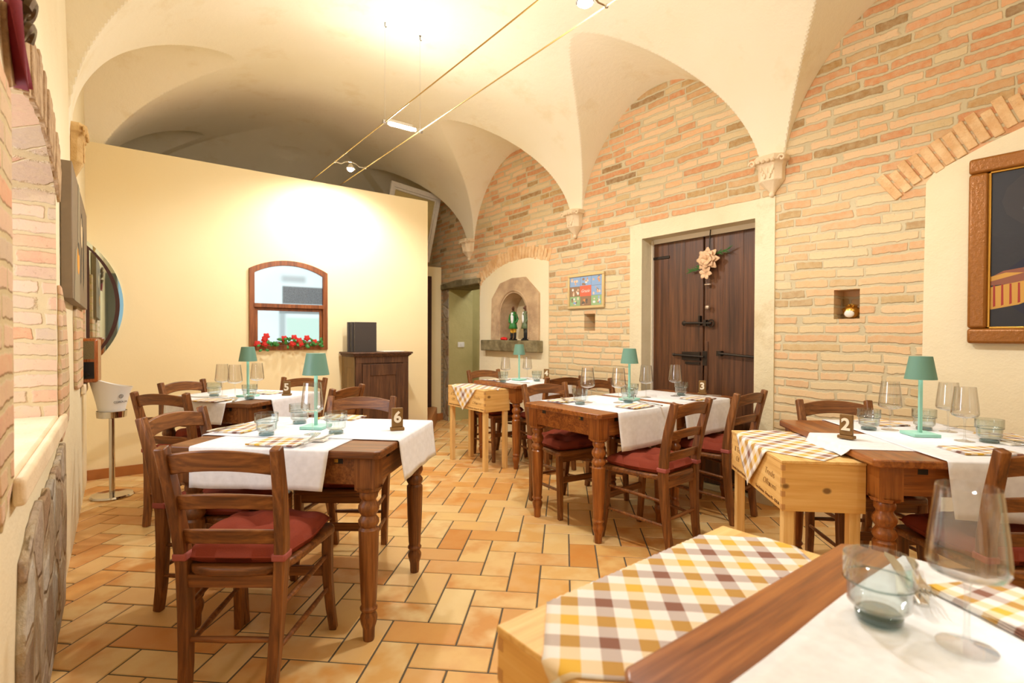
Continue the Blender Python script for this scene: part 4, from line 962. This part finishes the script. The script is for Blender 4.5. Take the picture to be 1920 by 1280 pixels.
# tables three
lamp(2.84, 2.39, 10, 'sage green cordless table lamp between the two tables by the door')
wine(2.50, 2.46, 'near the bare end of the first table by the door'); wine(2.66, 2.33, 'left of the lamp by the door'); wine(3.06, 2.42, 'right of the lamp by the door'); wine(3.30, 2.34, 'on table three against the dark door')
tum(2.41, 2.44, 'on the first table by the door, nearest its bare end'); tum(2.735, 2.31, 'at the foot of the lamp by the door'); tum(2.985, 2.49, 'just behind the lamp by the door'); tum(3.40, 2.36, 'on table three against the dark door')
sign(3.585, 2.30, -60, '3', 'three', 'in front of the dark door')
nap(2.60, 2.15, 4, 'at the front of the first table by the door'); nap(3.29, 2.15, -6, 'at the front of table three'); nap(2.44, 2.62, 0, 'at the far side of the first table by the door')
knife(2.76, 2.14, -15, 'at the front of the first table by the door', .003); fork(2.73, 2.16, -20, 'at the front of the first table by the door', .003); knife(3.42, 2.17, 40, 'on the napkin of table three', .010); fork(3.38, 2.20, 34, 'on the napkin of table three', .010); knife(2.42, 2.60, -30, 'on the far napkin of the first table by the door', .01)
# table four
lamp(3.20, 4.10, 8, 'sage green cordless table lamp on table four below the stone niche')
wine(3.06, 4.14, 'left of the lamp on table four'); wine(3.33, 4.13, 'right of the lamp on table four'); tum(2.955, 4.04, 'at the left side of table four'); tum(3.28, 3.92, 'at the right side of table four')
sign(3.50, 4.03, -50, '4', 'four', 'against the brick wall'); nap(3.05, 4.25, 10, 'on the far side of table four'); knife(3.02, 3.86, 20, 'lying on table four')
# table two
lamp(2.895, .755, -44, 'sage green cordless table lamp on table two in front of the plaster wall')
wine(2.945, .885, 'on table two in front of the brick wall'); wine(3.115, .705, 'on table two just behind the lamp base'); wine(2.89, .598, 'on table two nearest the photo edge')
tum(2.875, .95, 'on table two near the wooden chair rail'); tum(3.09, .79, 'on table two right behind the lamp pole'); tum(2.95, .53, 'on table two nearest the napkin and cutlery')
sign(2.545, .925, -92, '2', 'two', 'on the runner beside the crate stand')
nap(2.68, .515, -40, 'at the front edge of table two'); nap(3.13, .99, 60, 'at the back of table two'); nap(3.12, .50, 40, 'at the far right of table two')
card(2.97, .455, -30, 'small pale cutlery rest on table two'); fork(2.95, .475, -20, 'resting beside the tumbler of table two', .008); knife(2.99, .46, -28, 'resting beside the tumbler of table two', .008); fork(3.30, .69, 60, 'at the wall side of table two', .002)
# foreground
tum(.958, .300, 'large in the foreground at the linen edge'); wine(.972, .196, 'large in the foreground')
lamp(1.03, .070, 20, 'green lamp base corner at the bottom edge of the foreground table')
nap(1.155, .155, 62, 'beside the large foreground wine glass')
card(1.115, .300, 18, 'pale cutlery rest behind the large foreground tumbler'); o = P_knife((1.125, .315, ZT + .010), radians(-60), 'steel knife resting behind the foreground tumbler'); P_fork((1.150, .300, ZT + .010), radians(112), 'steel fork resting behind the foreground tumbler')

# ------------------------------------------------------------------ crate stands with draped checked cloths
def crate_stand(label, clabel, x, y, deg, L, Wd, center=.5, half=.36, zt=.735):
    """origin = near corner on the long printed face; local x along the length, local y across"""
    o = thing('crate_stand', label, 'crate stand', (x, y, 0), radians(deg))
    z0 = zt - .20
    mb = MB(); mb.box(.014, L - .014, 0, .014, z0, zt - .012); mb.box(.014, L - .014, Wd - .014, Wd, z0, zt - .012); mb.box(.014, L - .014, .014, Wd - .014, z0, z0 + .012)
    bx = mb.build('crate', 'pine', o, bevel=.002)
    for xa in (0, L - .014):
        e_ = MB(); e_.box(xa, xa + .014, .0001, Wd - .0001, z0, zt - .012); e_.build('end_board', 'pine_end', o)
    mb = MB(); mb.box(-.002, L + .002, -.002, Wd + .002, zt - .012, zt); mb.build('lid', 'pine', o, bevel=.002)
    mb = MB()
    for k in range(7):
        if k % 2 == 0:
            za = z0 + .004 + k * .026
            for xx in (0, L): mb.box(xx - .0006 if xx == 0 else L - .0135, .0135 if xx == 0 else L + .0006, -.0006, .013, za, za + .022)
    mb.build('finger_joints', wood_end, bx)
    ft = Matrix.Rotation(pi / 2, 4, 'X')
    for t_, sx, zz, s_ in (('Tredis', .80, .118, .042), ('Offmonti', .80, .072, .040)):
        put_text('lettering', t_, s_, 'print', bx, Matrix.Translation((L * sx, -.0012, z0 + zz)) @ ft, shear=.35, offset=-.0012)
    for t_, sx, zz, s_ in (('Il Tre', .15, .118, .042), ('Off', .15, .072, .040)):
        put_text('lettering', t_, s_, 'print', bx, Matrix.Translation((L * sx, -.0012, z0 + zz)) @ ft, shear=.35, offset=-.0012)
    put_text('lettering', 'Azienda Agricola Bettona', .020, 'print', bx, Matrix.Translation((L * .19, -.0012, z0 + .02)) @ ft)
    put_text('lettering', 'Terra Bettona - Bettona PG - ITALIA', .018, 'print', bx, Matrix.Translation((L * .76, -.0012, z0 + .02)) @ ft)
    for a, b in ((.032, .032), (L - .032, .032), (.032, Wd - .032), (L - .032, Wd - .032)):
        mb = MB(); mb.box(-.02, .02, -.02, .02, 0, z0); lg = mb.build('leg', 'pine_leg', o, bevel=.002); lg.location = (a, b, 0)
    # cloth: square set diagonally, folded over the edges
    cx, cy = L * center, Wd / 2; n = 44; S = half * sqrt(2); vs = []; ok = {}
    z = zt + .0015
    for j in range(n + 1):
        for i in range(n + 1):
            u, v = S * (i / n - .5), S * (j / n - .5); X = cx + (u - v) / sqrt(2); Y = cy + (u + v) / sqrt(2); Z = z; e = .004
            fold = lambda q: q
            if Y < -e: d = -e - Y; Y = -e - .004 - .05 * d * (1 + .3 * sin(X * 40)); Z = z - .002 - d
            elif Y > Wd + e: d = Y - Wd - e; Y = Wd + e + .004 + .0 * d; Z = z - .002 - d
            if X > L + e: d = X - L - e; X = L + e + .004 + .04 * d; Z = min(Z, z - .002 - d)
            elif X < -e: d = -e - X; X = -e - .004 - .04 * d; Z = min(Z, z - .002 - d)
            if Z > zt: Z += .0006 * sin(u * 50) * sin(v * 43) + .0006
            vs.append((X, Y, Z))
    mb = MB(); mb.add(vs, [(j * (n + 1) + i, j * (n + 1) + i + 1, (j + 1) * (n + 1) + i + 1, (j + 1) * (n + 1) + i) for j in range(n) for i in range(n)], 0, True)
    c = mb.build('checked_cloth', 'gingham', None, loc=(x, y, 0), rotz=radians(deg), smooth_angle=80, recalc=False)
    l = c.data.uv_layers.new(name='UVMap')
    for lp in c.data.loops:
        vi = lp.vertex_index; l.data[lp.index].uv = (S * ((vi % (n + 1)) / n) + .006, S * ((vi // (n + 1)) / n) + .006)
    md = c.modifiers.new('solid', 'SOLIDIFY'); md.thickness = .0015; md.offset = 1
    tag(c, clabel, 'cloth'); return o
wood_end = plain('joint_end_grain', (200, 150, 92), .7)
M['print'] = plain('crate_print', (132, 88, 44), .7)
crate_stand('pine crate stand with printed lettering beside table two', 'checked cloth draped diagonally over the crate stand at table two', 2.55, 1.462, 226, .66, .31, .46)
crate_stand('small pine crate stand beside table four by the doorway', 'checked cloth draped over the crate stand by the doorway', 2.60, 4.47, 270, .64, .28, .46)
crate_stand('pine crate stand in the foreground against the nearest table', 'large checked cloth in the foreground spread over a pine crate', 1.245, .735, 182, .735, .29, .50, .40)

# ------------------------------------------------------------------ oak cabinet with menus
cab = thing('oak_cabinet', 'old dark oak cabinet with a panelled door against the yellow partition', 'cabinet', (1.93, 5.20, 0))
mb = MB(); mb.box(.01, .60, .02, .38, 0, 1.0); mb.box(.015, .595, .015, .02, .0, .05); mb.build('body', ['old_oak'], cab, bevel=.004)
mb = MB(); mb.box(.0, .012, .03, .37, .0, 1.0); mb.box(-.004, .004, .02, .06, 0, 1.0); mb.box(-.004, .004, .33, .38, 0, 1.0); mb.box(-.004, .004, .06, .33, .88, 1.0); mb.build('side_panel', 'old_oak_light', cab, bevel=.003)
mb = MB(); mb.box(.01, .60, .008, .02, .93, 1.0); mb.box(.01, .075, .008, .02, 0, .93); mb.box(.535, .60, .008, .02, 0, .93); mb.build('face_frame', 'old_oak', cab, bevel=.003)
mb = MB(); mb.box(.08, .53, .004, .018, .05, .92); dr = mb.build('door', 'old_oak', cab, bevel=.003)
mb = MB()
for q in ((.08, .16, .05, .92), (.45, .53, .05, .92), (.16, .45, .80, .92), (.16, .45, .05, .15)): mb.box(q[0], q[1], -.006, .005, q[2], q[3])
mb.build('door_stile', 'old_oak', dr, bevel=.004)
mb = MB(); mb.box(-.035, .635, -.035, .385, 1.025, 1.045); mb.box(-.022, .622, -.022, .383, 1.008, 1.026); mb.box(-.008, .608, -.008, .382, .995, 1.01); mb.build('cabinet_top', 'old_oak', cab, bevel=.007, bseg=3)
mb = MB(); mb.tube([(.085, -.012, .42), (.085, -.012, .36)], .003, 6); mb.lathe([(.002, 0), (.010, -.01), (.007, -.02), (.012, -.055), (.0, -.058)], (.085, -.012, .36), 12); mb.build('key_tassel', 'brass', cab)
for k in range(3):
    mb = MB(); mb.box(0, .235, 0, .010, 0, .315); e_ = MB()
    o = thing('menu_book', ['front grey menu folder standing on the oak cabinet', 'middle dark menu folder standing behind the front one', 'rearmost dark menu folder standing on the oak cabinet'][k], 'menu', (1.975 - .022 * k, 5.33 + .045 * k, 1.046), radians(-3))
    mb.build('cover', 'menu', o, bevel=.002); e_.box(.001, .233, .010, .016, .003, .312); e_.build('pages', 'paper', o); q = MB(); q.box(0, .235, .016, .022, 0, .315); q.build('back_cover', 'menu', o, bevel=.002)
mb = MB(); mb.box(0, .24, 0, .17, 0, .006); tag(mb.build('paper_sheet', 'paper', None, loc=(2.26, 5.24, 1.0462), rotz=.05), 'thin pale papers lying flat on the oak cabinet', 'papers')

# rose garland on the window sill
gar = thing('rose_garland', 'garland of red artificial roses and green leaves on the window sill', 'garland', (1.06, YP - .05, 1.125))
mb = MB(); mb.tube([(.02 + .62 * i / 20, .015 * sin(i), .02 + .015 * sin(i * 1.3)) for i in range(21)], .003, 5); mb.build('stem', plain('stem_green', (50, 96, 44), .6), gar)
mb = MB()
for k in range(46):
    x = .02 + .62 * random.random(); zc = .0 + random.uniform(-.02, .055) + (-.03 if x < .1 else 0); a = random.uniform(0, 6.28); L_ = random.uniform(.035, .055)
    n0 = len(mb.v); petal(mb, (0, 0, 0), a, random.uniform(-.3, .6), L_, L_ * .30)
    yy = random.uniform(-.045, -.005); mb.v[n0:] = [(x + v[1], yy + v[0], zc + v[2]) for v in mb.v[n0:]]  # turned to face the room
mb.build('leaves', plain('leaf_green', (60, 132, 58), .5), gar, solid=.001)
RED = plain('rose_red', (206, 38, 30), .5)
for (x, z) in ((.02, .0), (.085, .045), (.09, .0), (.265, .05), (.36, .06), (.345, -.0), (.42, .0), (.485, .055), (.56, .015), (.10, .075), (.41, .03)):
    mb = MB(); mb.sphere((0, 0, 0), .016, 10, sq=(1, 1, .9))
    for r in range(3):
        for k in range(5):
            a = 2 * pi * k / 5 + r * .5; rr = .011 + .006 * r; mb.sphere((rr * cos(a), -.010 + .006 * r, rr * sin(a)), .010 + .001 * r, 8, sq=(1, .6, 1))
    q = mb.build('rose', RED, gar); q.location = (x, -.03, z + .01)

# ------------------------------------------------------------------ ice bucket on its stand
st = thing('bucket_stand', 'chromed metal floor stand holding the white ice bucket', 'stand', (-.04, 4.95, 0))
mb = MB(); mb.lathe([(.0, 0), (.135, 0), (.138, .006), (.13, .018), (.05, .024), (.02, .03), (0, .03)], seg=40); mb.build('base', 'chrome', st)
mb = MB(); mb.tube([(0, 0, .025), (0, 0, .60)], .019, 20); mb.build('pole', 'chrome', st)
mb = MB(); mb.lathe([(.0, .595), (.085, .597), (.092, .60), (.096, .645), (.099, .648), (.093, .648), (.088, .604), (0, .602)], seg=40); mb.build('cup', 'chrome', st)
bk = thing('ice_bucket', 'white asymmetrical plastic ice bucket resting in the chrome stand', 'ice bucket', (-.04, 4.95, .604), radians(8))
mb = MB(); seg_ = 48; prof = [(.0, .0), (.070, 0), (.078, .01), (.088, .07), (.102, .13), (.120, .19), (.132, .22)]
vs = []; inner_ = []
def rimh(a): return .085 * (.5 - .5 * cos(a)) ** 1.6
for off in (0, 1):
    for r, z in (prof if not off else prof[::-1]):
        for k in range(seg_):
            a = 2 * pi * k / seg_; q = z / .22; zz = z + rimh(a) * q ** 1.5; rr = (r - (.004 if off else 0)) * (1 + .10 * q * max(0, -cos(a))) if r > 0 else 0
            vs.append((rr * cos(a), rr * sin(a), zz + (.004 if off and z < .02 else 0)))
np_ = len(prof) * 2
mb.add(vs, [(i * seg_ + k, i * seg_ + (k + 1) % seg_, (i + 1) * seg_ + (k + 1) % seg_, (i + 1) * seg_ + k) for i in range(np_ - 1) for k in range(seg_)], 0, True)
mb.build('bucket', 'white_plastic', bk)
ang = radians(-68)
def on_bucket(a, z, r): return Matrix.Translation((r * cos(a), r * sin(a), z)) @ Matrix.Rotation(a + pi / 2, 4, 'Z') @ Matrix.Rotation(pi / 2 + radians(12), 4, 'X')
put_text('lettering', 'CORDUA', .022, 'menu', bk, on_bucket(ang, .115, .1035))
mb = MB(); mb.tube([(.014 * cos(a), .014 * sin(a), 0) for a in [k * pi / 8 for k in range(17)]], .0014, 5); mb.tube([(.007 * cos(a), .007 * sin(a), 0) for a in [k * pi / 5 for k in range(11)]], .0012, 5)
q = mb.build('emblem', 'menu', bk); q.data.transform(on_bucket(ang, .158, .1135))
mb = MB(); mb.tube([(.020 * cos(a), .020 * sin(a), 0) for a in [k * pi / 8 for k in range(17)]], .0016, 5); mb.tube([(.010 * cos(a), .010 * sin(a), 0) for a in [k * pi / 5 for k in range(11)]], .0014, 5)
q = mb.build('emblem', 'menu', bk); q.data.transform(Matrix.Translation((-.118, -.01, .245)) @ Matrix.Rotation(radians(90), 4, 'Z') @ Matrix.Rotation(radians(72), 4, 'X'))

# ------------------------------------------------------------------ old radio on the far sill
rd = thing('vintage_radio', 'vintage wooden radio with cloth grille on the far window sill', 'radio', (-.375, 4.84, .874), radians(-8))
mb = MB(); mb.prism([(0, 0), (.26, 0), (.26, .12), (.24, .16), (.02, .16), (0, .12)], 0, .32, 0); mb.build('cabinet', wood('radio_wood', (90, 40, 14), (150, 78, 28), (180, 104, 42), 'z', 1, .25, .5), rd, bevel=.02, bseg=4)
mb = MB(); mb.box(.02, .24, -.003, .002, .17, .30); mb.build('grille', plain('grille_cloth', (128, 112, 72), .8, bs=.6, bscale=200), rd)
mb = MB(); mb.box(.02, .24, -.004, .002, .03, .15); mb.build('dial', 'black', rd)
for x in (.06, .13, .20):
    mb = MB(); mb.lathe([(.014, 0), (.012, .018), (0, .018)], seg=16); q = mb.build('knob', 'iron', rd); q.rotation_euler = (pi / 2, 0, 0); q.location = (x, -.004, .06)

# ------------------------------------------------------------------ figurines in the stone niche
def figurine(y, label, coat, trousers, turned):
    o = thing('animal_figurine', label, 'figurine', (XR - .025, y, 1.169), radians(-90 + turned))
    mb = MB(); mb.lathe([(0, 0), (.055, 0), (.058, .006), (.05, .014), (0, .015)], seg=24); mb.build('plinth', 'black', o)
    me = bpy.data.meshes.new('body'); V = [(0, 0, .19), (0, 0, .25), (0, 0, .31), (0, -.002, .345), (0, -.006, .375), (0, -.035, .37), (.018, 0, .17), (.022, .002, .10), (.022, 0, .025), (.022, -.02, .02), (-.018, 0, .17), (-.022, .002, .10), (-.022, 0, .025), (-.022, -.02, .02), (.035, 0, .30), (.05, .005, .24), (.04, -.02, .20), (-.035, 0, .30), (-.05, .005, .24), (-.04, -.02, .20), (.010, 0, .40), (-.010, 0, .40)]
    E_ = [(0, 1), (1, 2), (2, 3), (3, 4), (4, 5), (0, 6), (6, 7), (7, 8), (8, 9), (0, 10), (10, 11), (11, 12), (12, 13), (2, 14), (14, 15), (15, 16), (2, 17), (17, 18), (18, 19), (4, 20), (4, 21)]
    Rr = [.028, .030, .028, .012, .018, .008, .017, .013, .011, .010, .017, .013, .011, .010, .013, .010, .008, .013, .010, .008, .004, .004]
    me.from_pydata(V, E_, []); b = bpy.data.objects.new('body', me); COL.objects.link(b); b.parent = o; b.modifiers.new('skin', 'SKIN')
    for i, r in enumerate(Rr): me.skin_vertices[0].data[i].radius = (r, r)
    me.skin_vertices[0].data[0].use_root = True
    md = b.modifiers.new('sub', 'SUBSURF'); md.levels = 2; md.render_levels = 2; me.materials.append(M['figure_brown'])
    mb = MB(); mb.lathe([(.052, .135), (.045, .17), (.034, .215), (.036, .26), (.040, .30), (.030, .328), (.014, .338)], seg=24, fn=lambda a, z: 1 + .08 * sin(a * 3 + z * 20)); mb.build('coat', coat, o, solid=.003)
    mb = MB(); mb.lathe([(.012, .20), (.020, .235), (.022, .28), (.014, .325)], (0, -.026, 0), 14); mb.build('shirt', 'linen', o)
    for s_ in (-1, 1):
        mb = MB(); mb.lathe([(.016, .085), (.021, .13), (.022, .19)], (s_ * .02, 0, 0), 14); mb.build('trouser_leg', trousers, o)
        mb = MB(); mb.lathe([(.013, .02), (.016, .05), (.017, .092)], (s_ * .022, 0, 0), 14); mb.sphere((s_ * .022, -.012, .022), .014, 10, sq=(1, 1.6, .7)); mb.build('boot', 'black', o)
        mb = MB(); mb.tube([(s_ * .036, 0, .305), (s_ * .054, .004, .25), (s_ * .044, -.016, .205)], [.016, .014, .012], 10); mb.build('sleeve', coat, o)
M['figure_brown'] = plain('figure_brown', (92, 52, 28), .5); M['coat_green'] = plain('coat_green', (44, 120, 52), .5); M['coat_olive'] = plain('coat_olive', (96, 112, 78), .5); M['trouser_yellow'] = plain('trouser_yellow', (214, 164, 44), .6); M['trouser_grey'] = plain('trouser_grey', (64, 66, 58), .6)
figurine(4.90, 'animal figurine in a green coat and yellow trousers in the stone niche', 'coat_green', 'trouser_yellow', 25)
figurine(4.665, 'dark animal figurine with a pale sash beside the green coated one', 'coat_olive', 'trouser_grey', -15)
o = thing('crumpled_hat', 'crumpled bright red hat on the stone shelf', 'hat', (XR - .045, 5.06, 1.168))
mb = MB(); mb.sphere((0, 0, .018), .035, 14, sq=(1, 1.5, .6)); mb.sphere((-.005, .03, .016), .022, 12, sq=(1, 1, .7)); mb.sphere((0, -.04, .014), .02, 12); mb.build('fabric', plain('bright_red', (214, 20, 20), .7, bs=.4, bscale=40), o)
# golden bird with the niche
o = thing('spiny_ornament', 'round golden spiny ornament with a pale face in the small wall niche', 'ornament', (XR + .07, 1.372, 1.341))
mb = MB(); mb.sphere((0, 0, .045), .050, 20, sq=(.9, 1, .9))
for k in range(150):
    a = random.uniform(0, 6.28); th = random.uniform(0, 1.75); d = Vector((sin(th) * cos(a) * .9, sin(th) * sin(a), cos(th) * .9)); b = Vector((0, 0, .045)) + d * .047
    if d.x < -.55 and abs(d.y) < .5 and d.z < .5: continue
    mb.tube([b, b + d * .014], [.003, .0006], 4)
mb.build('spines', 'brass', o)
mb = MB(); mb.sphere((-.032, 0, .035), .028, 14, sq=(.6, 1.1, .95)); mb.build('face', 'paper', o)
o = thing('gold_trinket', 'tiny gold trinket in the small niche under the photo collage', 'ornament', (XR + .05, 3.63, 1.276))
mb = MB(); mb.lathe([(.012, 0), (.008, .006), (.004, .02), (.012, .03), (.014, .045), (0, .055)], seg=12); mb.build('trinket', 'brass', o)

# light switch in the passage
o = thing('light_switch', 'white light switch plate on the passage wall inside the doorway', 'switch', (XR + .20, 6.449, 1.09))
mb = MB(); mb.box(-.055, .055, -.008, 0, -.037, .037); pl_ = mb.build('plate', 'white_plastic', o, bevel=.003)
mb = MB(); mb.box(-.012, .022, -.012, -.007, -.02, .02); mb.build('rocker', 'white_plastic', pl_, bevel=.002)

# bronze scroll ornament and red drape on the left wall, near the camera
o = thing('scroll_ornament', 'dark bronze scroll ornament high on the plaster wall by the arch', 'ornament', (XL + .03, 1.74, 1.95))
mb = MB()
for (cy, cz, s_, r0) in ((.045, .17, 1, .045), (.06, .08, -1, .038), (.02, .01, 1, .03), (-.02, .12, -1, .05)):
    mb.tube([(.01 * sin(a), cy + s_ * r0 * (1 - a / 9) * cos(a), cz + r0 * (1 - a / 9) * sin(a)) for a in [k * .4 for k in range(18)]], [.016 - .0005 * k for k in range(18)], 8, up=Vector((1, 0, 0)))
mb.build('scrolls', plain('bronze', (84, 62, 34), .35, .7, bs=.4, bscale=30), o)
o = thing('red_ribbon', 'dark red ribbon hanging below the bronze scroll ornament', 'ribbon', (XL + .02, 1.69, 1.83))
mb = MB(); vs = []
for i in range(12):
    q = i / 11; 
    for k in range(6): vs.append((.02 * sin(k * 1.3 + q), -.06 + .16 * q * q + .022 * k * (1 - .4 * q) - .02, .15 - .15 * q + .006 * k))
mb.add(vs, [(i * 6 + k, (i + 1) * 6 + k, (i + 1) * 6 + k + 1, i * 6 + k + 1) for i in range(11) for k in range(5)], 0, True)
mb.build('fabric', plain('crimson_velvet', (120, 14, 30), .7), o, solid=.003)

# ------------------------------------------------------------------ repeats carry the name of their set
GROUPS = {'chair': 'ladderback chairs around the dining tables', 'table': 'dining tables of the room', 'wine glass': 'stemmed wine glasses on the tables', 'tumbler': 'ribbed tumblers on the tables',
 'lamp': 'green cordless lamps on the tables', 'napkin': 'folded checked napkins at the place settings', 'fork': 'forks at the place settings', 'knife': 'knives at the place settings', 'sign': 'wooden table number signs',
 'runner': 'white linen runners on the tables', 'crate stand': 'pine crate stands beside the tables', 'cloth': 'checked cloths over the crate stands', 'corbel': 'carved corbels under the vault', 'menu': 'menu folders on the oak cabinet',
 'hook': 'ceiling hooks of the cable track', 'cable': 'cables of the lighting track', 'spotlight': 'spotlights on the cable track', 'cutlery rest': 'pale cutlery rests on the tables', 'figurine': 'animal figurines in the stone niche'}
for o in bpy.data.objects:
    if o.parent is None and o.get('category') in GROUPS and o.name.split('.')[0] != 'cable_bar_light': o['group'] = GROUPS[o['category']]
